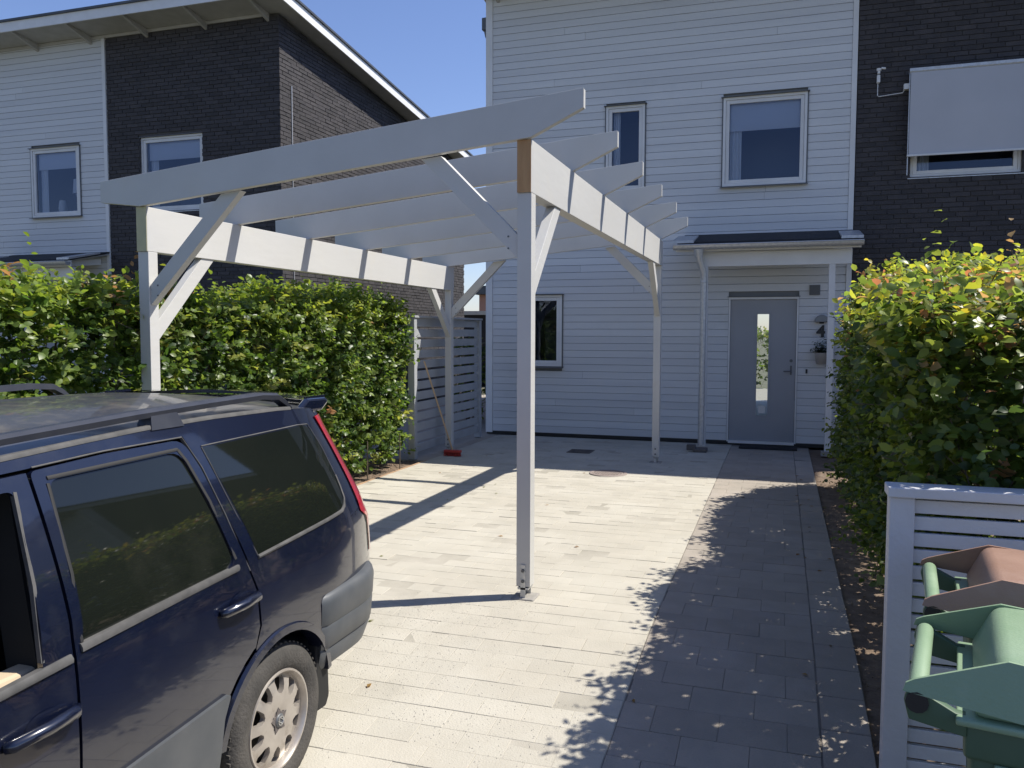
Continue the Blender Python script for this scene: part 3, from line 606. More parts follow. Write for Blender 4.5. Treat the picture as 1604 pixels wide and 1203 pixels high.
# ------------------------------------------------------------------ bins
def wheelie(loc, ang, lidm, label, stick=False):
    B = thing('wheelie_bin', label, 'bin', loc, 'wheelie bins by the low fence'); B.rotation_euler[2] = ang
    def bld(mb, name, m, par=B, bev=0, sm=False):
        o = link(name, mb.mesh(name, M[m], (0, 0, 0), sm), par)
        if bev: b = o.modifiers.new('bevel', 'BEVEL'); b.width = bev; b.segments = 3; b.limit_method = 'ANGLE'; o.data.polygons.foreach_set('use_smooth', [True]*len(o.data.polygons))
        return o
    def frust(mb, a, b):   # a,b = (x0,x1,y0,y1,z)
        vs = [(q[0], q[2], q[4]) for q in ()]
        vs = [(a[0], a[2], a[4]), (a[1], a[2], a[4]), (a[1], a[3], a[4]), (a[0], a[3], a[4]), (b[0], b[2], b[4]), (b[1], b[2], b[4]), (b[1], b[3], b[4]), (b[0], b[3], b[4])]
        mb.add(vs, [(0, 3, 2, 1), (4, 5, 6, 7), (0, 1, 5, 4), (1, 2, 6, 5), (2, 3, 7, 6), (3, 0, 4, 7)])
    m = MB(); frust(m, (-.13, .20, -.165, .165, .03), (-.18, .26, -.20, .20, .985)); bo = bld(m, 'body', 'greend', bev=.02)
    m = MB(); m.box(-.20, .29, -.236, .236, 1.005, 1.020)
    bld(m, 'rim', 'green', bev=.005)
    m = MB(); m.box(-.185, .27, -.212, .212, .93, 1.004); bld(m, 'collar', 'greend', bev=.01)
    m = MB()
    for yy in (-.13, -.03, .07):     # vertical ribs
        pass
    for yy in (-.213, .199):
        m = MB(); m.box(-.13, -.07, yy, yy+.014, .25, .93); bld(m, 'rib', 'green', bev=.004)
    # handle: side brackets and bar
    m = MB()
    for s in (-1, 1):
        y0, y1 = (.190, .215) if s > 0 else (-.215, -.190)
        m = MB(); m.prism([(-.295, 1.03), (-.288, 1.054), (-.255, 1.048), (-.20, 1.021), (-.18, 1.02), (-.18, .975), (-.285, .99)], 1, y0, y1)
        bld(m, 'handle_bracket', 'greend', bev=.003)
    m = MB().tube([(-.27, -.19, 1.048), (-.27, .19, 1.048)], .019, 16); bld(m, 'handle', 'green', sm=False, bev=.002)
    for s in (-1, 1): bld(MB().tube([(-.27, s*.2155, 1.03), (-.27, s*.222, 1.03)], .022, 12), 'hinge_cap', 'black')
    # lid: flat skirt, raised dome, side fins to the hinge
    m = MB(); frust(m, (-.175, .295, -.228, .228, 1.0215), (-.125, .25, -.200, .200, 1.136)); lo = bld(m, 'lid', lidm, bev=.022)
    for s in (-1, 1):
        m = MB(); vs = []
        for t in (0, 1):
            e = s*(.008 if t else 0)
            vs += [(q_[0], s*(.2285-.028*(q_[1]-1.0215)/.1145-.008)+e, q_[1]) for q_ in ((-.297, 1.050), (-.292, 1.066), (-.275, 1.076), (-.112, 1.138), (-.02, 1.130), (-.02, 1.0225))]
        m.add(vs, [(0, 1, 2, 3, 4, 5), (11, 10, 9, 8, 7, 6)]+[(i, (i+1) % 6, 6+(i+1) % 6, 6+i) for i in range(6)])
        bld(m, 'hinge_arm', lidm, lo)
    m = MB().box(.29, .325, -.1, .1, 1.02, 1.042); bld(m, 'grip', lidm, lo, bev=.008)
    for s in (-1, 1):
        w_ = MB().tube([(-.175, s*.17, .09), (-.175, s*.215, .09)], .09, 24); bld(w_, 'wheel', 'black', bev=.006)
    bld(MB().tube([(-.175, -.2, .09), (-.175, .2, .09)], .01, 8), 'axle', 'zinc')
    if stick:
        bld(MB().add([(.03, -.1975, .70), (.14, -.1975, .70), (.14, -.2005, .84), (.03, -.2005, .84)], [(0, 1, 2, 3)]), 'label_sticker', 'sticker')
    return B
wheelie((.585, 1.972, -.17), math.radians(-10.6), 'green', 'green lidded wheelie bin in front, nearest the camera', True)
wheelie((.700, 2.585, -.17), math.radians(-7.5), 'brown', 'wheelie bin with brown lid standing behind the green lidded one')

# ------------------------------------------------------------------ small drive objects
br = thing('broom', 'broom with red head and wooden handle leaning on the left slat fence', 'broom', (-4.02, 9.85, 0))
MB().tube([(-4.03, 9.85, .06), (-4.33, 9.62, 1.24)], .011, 8).build('handle', M['broomwood'], br)
MB().box(-4.15, -3.92, 9.815, 9.89, .045, .08).build('head', M['red'], br, bev=.01)
m = MB()
for i in range(150):
    x = random.uniform(-4.145, -3.925); y = random.uniform(9.82, 9.885); m.bar((x, y, .045), (x+random.gauss(0, .008), y+random.gauss(0, .012), .003), .004, .004, (0, 1, 0))
m.build('bristles', M['red'], br, kind='stuff')
M['mhole'] = mat('worn_manhole_iron', (.30, .24, .21), (.22, .185, .165), .7, scale=30)
mh = thing('manhole_cover', 'round cast iron manhole cover set in the light pavers at the shadow edge', 'manhole cover', (-1.85, 9.2, 0))
MB().lathe([(0, .008), (.175, .008), (.178, .004)], (-1.85, 9.2, 0), n=36).build('lid', M['mhole'], mh)
MB().lathe([(.18, .003), (.183, .009), (.215, .009), (.22, .002)], (-1.85, 9.2, 0), n=36).build('frame', M['mhole'], mh)
m = MB()
for i in range(-5, 6):
    for j in range(-5, 6):
        if math.hypot(i, j)*.03 < .155: m.box(-1.85+i*.03-.009, -1.85+i*.03+.009, 9.2+j*.03-.009, 9.2+j*.03+.009, .0085, .012)
m.build('stud', M['mhole'], mh, kind='stuff')
dg = thing('drain_grate', 'square dark drain grate in the shaded pavers near the house', 'drain', (-2.55, 10.79, 0))
m = MB(); a, b, c, d = -2.71, -2.39, 10.63, 10.95
m.box(a, b, c, c+.02, .002, .008); m.box(a, b, d-.02, d, .002, .008); m.box(a, a+.02, c+.021, d-.021, .002, .008); m.box(b-.02, b, c+.021, d-.021, .002, .008)
m.build('frame', M['castiron'], dg)
MB().box(a+.02, b-.02, c+.02, d-.02, .001, .003).build('pit', M['black'], dg)
for i in range(11): MB().box(a+.03+i*.0255, a+.042+i*.0255, c+.021, d-.021, .0035, .0075).build('bar', M['castiron'], dg)
# far things in the gap between the houses
sh = thing('shed', 'black garden shed with flat white roof edge seen between the two houses', 'shed', (-9.0, 24, 0))
MB().box(-10.6, -7.6, 24, 26, 0, 2.15).build('wall', M['shed'], sh); MB().box(-10.7, -7.5, 23.9, 26.1, 2.152, 2.27).build('roof', M['fascia'], sh)
fb = thing('far_house', 'salmon pink house with a dark roof far behind the gap', 'house', (-12, 36, 0))
MB().box(-13.4, -9, 36, 44, 0, 3.35).build('wall', M['pink'], fb); MB().prism([(-13.6, 3.36), (-8.7, 3.36), (-11.5, 3.36+.55), (-13.4, 3.7)], 1, 35.6, 44.2).build('roof', M['roofmetal'], fb)
MB().box(-12.6, -12.25, 35.96, 36.05, 2.2, 2.9).build('window', M['carglass'], fb)

# ------------------------------------------------------------------ car (near side faces +X, rear end towards the house)
CX, HALF = -2.6, .824
CAR = thing('car', 'dusty navy blue estate car with roof rails parked on the drive, front window open', 'car', (CX, 1.2, -.17))
def inset(y, z):
    i = 0.
    if z > .80: i += .17*((z-.80)/.46)**1.25
    if .735 < z: i += .010*min(1, (z-.735)/.03)
    if z < .34: i += .035*((.34-z)/.34)**1.5
    i += .010*math.sin(min(1, max(0, (z-.3)/.44))*PI)*-1
    if y > 2.92: i += (.08+.09*min(1, max(0, (z-.75)/.45)))*((y-2.92)/.52)**2.4
    if y < .1: i += .22*((.1-y)/.85)**2.2
    return i
def SX(y, z, s=1, off=0): return CX+s*(HALF-inset(y, z)+off)
def pin(p, poly):
    x, y = p; c = False; n = len(poly)
    for i in range(n):
        x1, y1 = poly[i]; x2, y2 = poly[(i+1) % n]
        if (y1 > y) != (y2 > y) and x < (x2-x1)*(y-y1)/(y2-y1)+x1: c = not c
    return c
def rnd_poly(pts, r, n=4):
    out = []; N = len(pts)
    for i in range(N):
        p = Vector(pts[i]); a = Vector(pts[i-1]); b = Vector(pts[(i+1) % N])
        da = (a-p); db = (b-p); la, lb = da.length, db.length
        ri = min(r if not isinstance(r, dict) else r.get(i, 0), la*.45, lb*.45)
        if ri < 1e-4: out.append(tuple(p)); continue
        A = p+da/la*ri; B = p+db/lb*ri
        for k in range(n+1):
            t = k/n; q = A*(1-t)**2+p*2*t*(1-t)+B*t*t; out.append(tuple(q))
    return out
def dens(poly, st=.04):
    out = []; N = len(poly)
    for i in range(N):
        a = Vector(poly[i]); b = Vector(poly[(i+1) % N]); n = max(1, int((b-a).length/st))
        for k in range(n): out.append(tuple(a+(b-a)*k/n))
    return out
def panel(name, outline, mtl, par, holes=(), off=0., flange=.018, st=.045, side=1, fn=None):
    outline = dens(outline, st); holes = [dens(h, st) for h in holes]
    vs = [Vector(p) for p in outline]; ed = [(i, (i+1) % len(outline)) for i in range(len(outline))]
    loops = [list(range(len(outline)))]
    for h in holes:
        n = len(vs); vs += [Vector(p) for p in h]; ed += [(n+i, n+(i+1) % len(h)) for i in range(len(h))]; loops.append(list(range(n, n+len(h))))
    xs = [p[0] for p in outline]; ys = [p[1] for p in outline]
    allp = [tuple(p) for p in vs]
    gx = min(xs)+st*.5
    while gx < max(xs):
        gy = min(ys)+st*.5
        while gy < max(ys):
            if pin((gx, gy), outline) and not any(pin((gx, gy), h) for h in holes) and min((gx-a)**2+(gy-b)**2 for a, b in allp) > (st*.45)**2: vs.append(Vector((gx, gy)))
            gy += st
        gx += st
    V, E_, F, *_ = geometry.delaunay_2d_cdt(vs, ed, [], 0, 1e-5)
    F = [f_ for f_ in F if (lambda c: pin(c, outline) and not any(pin(c, h) for h in holes))((sum(V[i][0] for i in f_)/3, sum(V[i][1] for i in f_)/3))]
    fn = fn or (lambda y, z, o: (SX(y, z, side, o), y, z))
    mb = MB(); mb.add([fn(v[0], v[1], off) for v in V], F)
    if flange:
        for L_ in loops:
            n = len(L_); a = [fn(vs[i][0], vs[i][1], off) for i in L_]; b = [fn(vs[i][0], vs[i][1], off-flange) for i in L_]
            mb.add(a+b, [(i, (i+1) % n, n+(i+1) % n, n+i) for i in range(n)])
    org = worg(par); me = mb.mesh(name, M[mtl], org, False, False)
    bm = bmesh.new(); bm.from_mesh(me); bmesh.ops.remove_doubles(bm, verts=bm.verts, dist=1e-4); bmesh.ops.recalc_face_normals(bm, faces=bm.faces); bm.to_mesh(me); bm.free()
    o = link(name, me, par); autosmooth(o, 40)
    return o
def arc(cy, cz, r, a0, a1, n=14): return [(cy+r*math.cos(math.radians(a0+(a1-a0)*i/n)), cz+r*math.sin(math.radians(a0+(a1-a0)*i/n))) for i in range(n+1)]
WR, WF, WZ, AR = 2.625, .16, .128, .345
zgut = lambda y: float(np.interp(y, [.9, 1.2, 1.64, 1.87, 2.17, 2.5, 2.95, 3.3], [1.19, 1.245, 1.268, 1.279, 1.291, 1.294, 1.288, 1.262]))
yr = lambda z: float(np.interp(z, [.2, .5, .8, .95, 1.1, 1.20, 1.28], [3.50, 3.52, 3.49, 3.45, 3.39, 3.345, 3.30]))
gq = rnd_poly([(2.386, 1.203), (3.085, 1.213), (3.135, 1.10), (3.168, .98), (3.178, .872), (3.135, .842), (2.499, .805)], {1: .05, 2: .1, 3: .1, 4: .06, 5: .06})
gr = rnd_poly([(1.712, .764), (1.748, 1.197), (2.285, 1.205), (2.315, 1.10), (2.338, .97), (2.395, .80)], {1: .03, 2: .06, 3: .05, 4: .05})
gr = rnd_poly([(1.712, .764), (1.748, 1.197), (2.275, 1.205), (2.325, 1.03), (2.372, .82), (2.333, .793)], {1: .03, 2: .05, 3: .08, 4: .03})
gf = rnd_poly([(.72, .70), (1.05, 1.02), (1.22, 1.165), (1.635, 1.19), (1.60, .95), (1.578, .743)], {2: .08, 3: .03})
for s in (1, -1):
    arcR = arc(WR, WZ, AR, 172, 18, 16)
    # rear door
    rd = [(1.682, .03), (1.682, .74), (1.70, 1.228), (1.967, 1.24), (2.308, 1.241), (2.345, 1.14), (2.38, .97), (2.445, .755), (2.470, .683), (2.478, .55), (2.452, .48)]+arc(WR, WZ, AR+.05, 118, 160, 5)+[(2.26, .05)]
    ro = panel('rear_door', rnd_poly(rd, {2: .02, 4: .05}), 'navy', CAR, [gr], side=s)
    panel('rear_door_glass', [(a, b) for a, b in gr], 'carglass', ro, off=-.008, side=s, flange=0)
    fd = [(1.672, .03), (1.672, .74), (1.688, 1.226), (1.2, 1.212), (1.02, 1.06), (.62, .72), (.58, .6), (.58, .03)]
    fo = panel('front_door', fd, 'navy', CAR, [gf], side=s)
    if s < 0: panel('front_door_glass', gf, 'carglass', fo, off=-.008, side=s, flange=0)
    # quarter panel and roof side rail
    qp = [(2.49, .55), (2.481, .683), (2.455, .755), (2.39, .97), (2.355, 1.14), (2.316, 1.251), (1.9, 1.249), (1.69, 1.236), (1.2, 1.222), (1.0, 1.06), (.98, 1.08), (1.15, 1.24), (1.64, 1.268), (1.87, 1.279), (2.17, 1.291), (2.5, 1.294), (2.95, 1.288), (3.30, 1.262), (3.345, 1.20), (3.39, 1.10), (3.45, .95), (3.49, .80), (3.52, .50), (2.93, .485), (2.93, .30)]+[p for p in arc(WR, WZ, AR, 26, 118, 12)]+[(2.455, .475)]
    qo = panel('quarter_panel', qp, 'navy', CAR, [gq], side=s, flange=.012)
    panel('quarter_glass', gq, 'carglass', qo, off=.001, side=s, flange=.004)
    # front wing
    fwp = [(.57, .03), (.57, .6), (.60, .72), (.2, .70), (-.5, .60), (-.72, .5), (-.74, .2), (-.3, .1)]+arc(WF, WZ, AR, 190, -10, 16)
    panel('front_wing', fwp, 'navy', CAR, side=s)
    # lower cladding
    cl = [(1.69, .03), (1.69, .343), (2.30, .378), (2.27, .30), (2.25, .05)]
    panel('door_cladding', rnd_poly(cl, .02), 'grey_plastic', ro, off=.014, side=s, flange=.016)
    panel('door_cladding', rnd_poly([(.60, .03), (.60, .29), (1.665, .342), (1.665, .03)], .02), 'grey_plastic', fo, off=.014, side=s, flange=.016)
    MB().box(*sorted((SX(1.5, .1, s, -.01), SX(1.5, .1, s, -.12))), .5, 2.27, -.04, .03).build('sill', M['darkrub'], CAR)
    # mouldings
    def strip(name, pts, w, m_, par, off=.006, r=.0, s=s):
        mb_ = MB(); n = len(pts); vs = []
        for i, p in enumerate(pts):
            a = Vector(pts[max(i-1, 0)]); b = Vector(pts[min(i+1, n-1)]); d = (b-a).normalized(); nn = Vector((-d.y, d.x))
            p = Vector(p)
            for q, o_ in ((p-nn*w/2, -.012), (p-nn*w/2, off*.6), (p, off), (p+nn*w/2, off*.6), (p+nn*w/2, -.012)): vs.append((SX(q.x, q.y, s, o_), q.x, q.y))
        fs = [(i*5+k, i*5+k+1, (i+1)*5+k+1, (i+1)*5+k) for i in range(n-1) for k in range(4)]+[(0, 1, 2, 3, 4), tuple((n-1)*5+k for k in (4, 3, 2, 1, 0))]
        mb_.add(vs, fs); o_ = mb_.build(name, M[m_], par); autosmooth(o_, 50); return o_
    lin = lambda a, b, n=12: [(a[0]+(b[0]-a[0])*i/n, a[1]+(b[1]-a[1])*i/n) for i in range(n+1)]
    strip('belt_moulding', lin((1.70, .757), (2.385, .788)), .022, 'dustseal', ro, .010)
    strip('belt_moulding', lin((.70, .69), (1.665, .742)), .022, 'dustseal', fo, .010)
    strip('belt_moulding', lin((2.50, .797), (3.13, .835))+[(3.165, .85), (3.185, .88), (3.182, .93), (3.175, .98)], .014, 'dustseal', qo, .008)
    strip('window_seal', [(3.175, .98), (3.142, 1.10), (3.10, 1.19), (3.085, 1.213), (3.0, 1.218), (2.386, 1.209)], .004, 'dustseal', qo, .004)
    strip('window_seal', [(2.386, 1.205), (2.40, 1.14), (2.43, 1.0), (2.50, .80)], .004, 'dustseal', qo, .004)
    strip('window_seal', lin((1.745, 1.204), (2.27, 1.213)), .010, 'darkrub', ro, .004)
    strip('window_seal', [(2.27, 1.211), (2.292, 1.17), (2.332, 1.03), (2.378, .82)], .012, 'darkrub', ro, .003)
    strip('window_seal', [(1.708, .77), (1.722, .95), (1.742, 1.19)], .010, 'darkrub', ro, .004)
    strip('door_edge_trim', [(1.71, 1.238), (1.967, 1.248), (2.31, 1.249), (2.352, 1.142), (2.386, .972), (2.45, .76)], .004, 'dustseal', CAR, .003)
    strip('roof_gutter', [(y_, zgut(y_)+.004) for y_ in [1.0+.1*i for i in range(21)]], .013, 'dustseal', CAR, .004)
    strip('window_seal', [(1.582, .76), (1.603, .95), (1.636, 1.185)], .010, 'dustseal', fo, .003)
    # arch lips
    mb_ = MB(); vs = []; n = 24
    for i in range(n+1):
        t = math.radians(172+(12-172)*i/n)
        for r_, o_ in ((AR-.006, -.06), (AR-.006, .012), (AR+.022, .010), (AR+.028, -.004)): vs.append((SX(WR+r_*math.cos(t), WZ+r_*math.sin(t), s, o_), WR+r_*math.cos(t), WZ+r_*math.sin(t)))
    mb_.add(vs, [(i*4+k, i*4+k+1, (i+1)*4+k+1, (i+1)*4+k) for i in range(n) for k in range(3)])
    ao = mb_.build('arch_lip', M['navy'], CAR); autosmooth(ao, 50)
    for wy in (WR, WF):
        mb_ = MB(); vs = []
        for i in range(17):
            t = PI*i/16
            for xo in (-.02, -.26): vs.append((CX+s*(HALF+xo-.02), wy+(AR+.03)*math.cos(t), WZ+(AR+.03)*math.sin(t)))
        mb_.add(vs, [(i*2, i*2+1, i*2+3, i*2+2) for i in range(16)])
        mb_.build('wheel_well', M['darkrub'], CAR)
    # handles
    def hnd(y0, y1, z, par):
        xh = lambda y_, o_: SX(y_, z, s, o_)
        m_ = MB(); n = 10; vs = []
        m_.tube([(xh(y0, .004), y0, z-.006), (xh(y0+.012, .018), y0+.014, z-.002), ((xh((y0+y1)/2, .030)), (y0+y1)/2, z+.002), (xh(y1-.03, .024), y1-.02, z+.004), (xh(y1, .006), y1, z+.004)], [.012, .017, .017, .017, .014], 12)
        h_ = m_.build('door_handle', M['navy'], par, smooth=True)
        ym = (y0+y1)/2+.015
        c_ = MB().grid(lambda u, v: (SX(ym, z, s, .0012), ym+.062*v*math.cos(2*PI*u), z+.004+.034*v*math.sin(2*PI*u)), 24, 2)
        c_.build('handle_recess', M['navy'], h_)
        return h_
    hnd(2.262, 2.462, .668, ro); h2 = hnd(1.448, 1.662, .606, fo)
    MB().tube([(SX(1.63, .61, s, .02), 1.640, .611), (SX(1.63, .61, s, .031), 1.640, .611)], .010, 12).build('lock', M['handle'], h2)
    # tail light wrapping the rear corner
    mb_ = MB(); vs = []; zs = [.56+.045*i for i in range(16)]
    for z in zs:
        e = yr(z)
        for k in range(8):
            if k < 5: wl_ = .125 if z > .74 else .04; y_ = e-wl_+wl_*k/4; vs.append((SX(y_, z, s, .006), y_, z))
            else: vs.append((SX(e, z, s, .004)-s*.03*(k-4), e+.008*(k-4)+.012, z))
    mb_.add(vs, [(j*8+k, j*8+k+1, (j+1)*8+k+1, (j+1)*8+k) for j in range(len(zs)-1) for k in range(7)])
    for nm, mm, cond in (('tail_light', 'tail', lambda z: z > .72), ('tail_light', 'tailclear', lambda z: z <= .72)):
        m3 = MB(); m3.v = mb_.v; m3.r = mb_.r; m3.f = [f_ for f_ in mb_.f if cond(min(mb_.v[i][2] for i in f_)+.03)]
        to = m3.build(nm, M[mm], CAR, smooth=True)
        if mm == 'tailclear': to['label'] = 'thin lower tail light section'
    # mudflap
    MB().prism([(2.915, .34), (2.99, .33), (3.0, .07), (2.975, .03), (2.90, .035), (2.895, .2)], 0, *sorted((CX+s*(HALF-.02), CX+s*(HALF-.20)))).build('mudflap', M['darkrub'], CAR, bev=.01)
    MB().prism([(3.10, 1.255), (3.315, 1.250), (3.37, 1.285), (3.355, 1.308), (3.20, 1.312)], 0, *sorted((CX+s*(HALF-.262), CX+s*(HALF-.228)))).build('spoiler_end', M['navy'], CAR, bev=.012)
    # roof rail
    rl = [(1.05, 1.262), (1.35, 1.30), (1.652, 1.318), (2.146, 1.338), (2.5, 1.347), (2.82, 1.352), (2.93, 1.343), (2.985, 1.315), (3.02, 1.286)]
    mb_ = MB(); vs = []
    for i, (y_, z_) in enumerate(rl):
        xx = CX+s*(HALF-.214-.01)
        for a, b in ((-.024, -.012), (.022, -.014), (.026, .004), (.012, .014), (-.018, .014)): vs.append((xx+s*a, y_, z_+b))
    mb_.add(vs, [(i*5+k, i*5+(k+1) % 5, (i+1)*5+(k+1) % 5, (i+1)*5+k) for i in range(len(rl)-1) for k in range(5)]+[(0, 1, 2, 3, 4), tuple(len(rl)*5-5+k for k in range(5))])
    if s < 0: mb_.v = [(v[0], v[1], v[2]+.012) for v in mb_.v]
    rlo = mb_.build('roof_rail', M['rail'], CAR); autosmooth(rlo, 35)
    for y0, y1 in ((1.35, 1.48), (2.20, 2.34)):
        xx = CX+s*(HALF-.222)
        MB().add([(xx-.02, y0, 1.335), (xx+.02, y0, 1.335), (xx-.03, y0-.02, 1.285), (xx+s*.036+.0, y0-.015, 1.285), (xx-.02, y1-.02, 1.338), (xx+.02, y1-.02, 1.338), (xx-.03, y1, 1.285), (xx+s*.036, y1, 1.285)], [(0, 1, 3, 2), (4, 6, 7, 5), (0, 4, 5, 1), (2, 3, 7, 6), (0, 2, 6, 4), (1, 5, 7, 3)]).build('rail_foot', M['rail'], rlo)
# roof
def roofp(u, v):
    y_ = .98+2.31*v; zz = zgut(y_) if y_ < 3.29 else 1.262; e = HALF-inset(y_, zz)
    t = 2*u-1; cr = (.060-.03*max(0, (y_-2.8)/.5))*(1-abs(t)**2.3)
    return (CX+e*t, y_, zz+.001+cr)
r_o = MB().grid(roofp, 24, 30).build('roof', M['roofp'], CAR, smooth=True)
MB().grid(lambda u, v: (CX+(HALF-.26)*(2*u-1), 3.22+.16*v+.02*(1-(2*u-1)**2), 1.305-.008*v+.032*(1-(2*u-1)**2)), 20, 4).grid(lambda u, v: (CX+(HALF-.26)*(2*u-1), 3.22+.16*v+.02*(1-(2*u-1)**2), 1.270+.010*v+.024*(1-(2*u-1)**2)), 20, 4).grid(lambda u, v: (CX+(HALF-.26)*(2*u-1), 3.38+.02*(1-(2*u-1)**2), (1.280+.017*v)+.028*(1-(2*u-1)**2)), 20, 1).box(CX+HALF-.264, CX+HALF-.255, 3.215, 3.38, 1.262, 1.318).box(CX-HALF+.255, CX-HALF+.264, 3.215, 3.38, 1.262, 1.318).build('rear_spoiler', M['navy'], CAR, smooth=False)
# tailgate, rear glass
tg = MB().grid(lambda u, v: (CX+(2*u-1)*(HALF-inset(yr(.5+.77*v), .5+.77*v)-.005), yr(.5+.77*v)+.05*(1-(2*u-1)**4), .5+.77*v), 16, 16).build('tailgate', M['navy'], CAR, smooth=True)
MB().grid(lambda u, v: (CX+(2*u-1)*(.60-.06*v), yr(.87+.34*v)+.055*(1-((2*u-1)*.75)**4), .87+.34*v), 12, 8).build('rear_window', M['carglass'], tg, smooth=True)
MB().box(CX-.26, CX+.26, 3.507, 3.512, .62, .72).build('number_plate', M['sticker'], tg)
# windscreen, bonnet, front
MB().grid(lambda u, v: (CX+(2*u-1)*(.74-.16*v), .22+.78*v-.05*(1-(2*u-1)**2), .80+.41*v+.03*(1-(2*u-1)**2)*v), 12, 8).build('windscreen', M['carglass'], CAR, smooth=True)
MB().grid(lambda u, v: (CX+(2*u-1)*(.76-.10*(1-v)), -.78+1.0*v-.06*(1-(2*u-1)**2)*(1-v), .58+.21*v**.6+.03*(1-(2*u-1)**2)), 12, 8).build('bonnet', M['navy'], CAR, smooth=True)
MB().box(CX-.60, CX+.60, -.79, -.70, .10, .57).build('front_bumper', M['grey_plastic'], CAR, bev=.03)
MB().box(CX-.7, CX+.7, -.4, 2.2, .0, .07).build('floor', M['darkrub'], CAR)
# rear bumper sweep
bp_ = []
for s in (1, -1):
    side_ = [(CX+s*(HALF-.004), 2.905)]+[(CX+s*(HALF+.012), y_) for y_ in (2.93, 3.05, 3.18)]+[(CX+s*(HALF+.012-.20*(1-math.cos(t))), 3.20+.30*math.sin(t)) for t in [PI/2*i/8 for i in range(1, 9)]]
    bp_.append(side_)
pathp = bp_[0]+[(CX+.3, 3.525), (CX, 3.53), (CX-.3, 3.525)]+bp_[1][::-1]
prof = [(-.05, .525), (-.006, .530), (.012, .518), (.02, .49), (.014, .405), (.008, .395), (.012, .385), (.004, .300), (-.004, .293), (.0, .285), (-.03, .205), (-.08, .19)]
mb_ = MB(); vs = []; n = len(pathp); k_ = len(prof)
for i, p in enumerate(pathp):
    a = Vector(pathp[max(i-1, 0)]); b = Vector(pathp[min(i+1, n-1)]); d = (b-a).normalized(); nn = Vector((d.y, -d.x))
    if nn.dot(Vector(p)-Vector((CX, 2.6))) < 0: nn = -nn
    for o_, z_ in prof: vs.append((p[0]+nn.x*o_, p[1]+nn.y*o_, z_))
mb_.add(vs, [(i*k_+j, i*k_+j+1, (i+1)*k_+j+1, (i+1)*k_+j) for i in range(n-1) for j in range(k_-1)]+[tuple(range(k_)), tuple((n-1)*k_+j for j in range(k_))])
bo = mb_.build('rear_bumper', M['grey_plastic'], CAR); autosmooth(bo, 50)
# interior seen through the open front window
MB().box(CX+HALF-.13, CX+HALF-.055, .62, 1.63, .62, .735).build('door_trim', M['beige'], CAR, bev=.015)
MB().tube([(CX+HALF-.085, 1.50, .73), (CX+HALF-.085, 1.50, .775)], .006, 8).build('lock_pin', M['handle'], CAR)
MB().add([(CX+HALF-.04, 1.60, .70), (CX+HALF-.15, 1.60, .70), (CX+HALF-.15, 1.72, .70), (CX+HALF-.04, 1.72, .70), (CX+HALF-.20, 1.66, 1.2), (CX+HALF-.30, 1.66, 1.2), (CX+HALF-.30, 1.76, 1.2), (CX+HALF-.20, 1.76, 1.2)], [(0, 3, 2, 1), (4, 5, 6, 7), (0, 1, 5, 4), (1, 2, 6, 5), (2, 3, 7, 6), (3, 0, 4, 7)]).build('pillar_trim', M['darkrub'], CAR)
st_ = MB().box(CX+.12, CX+.60, .95, 1.45, .10, .42).build('front_seat', M['interior'], CAR, bev=.05)
MB().prism([(1.32, .42), (1.50, .42), (1.62, .98), (1.52, .98)], 0, CX+.14, CX+.58).prism([(1.56, 1.0), (1.64, 1.0), (1.66, 1.15), (1.58, 1.15)], 0, CX+.26, CX+.46).build('backrest', M['interior'], st_, bev=.04)
MB().box(CX-.66, CX+.66, 2.30, 2.34, .1, 1.2).build('rear_divider', M['darkrub'], CAR)
MB().box(CX-.8, CX-.7, .3, 2.3, .1, .8).build('door_trim', M['interior'], CAR)
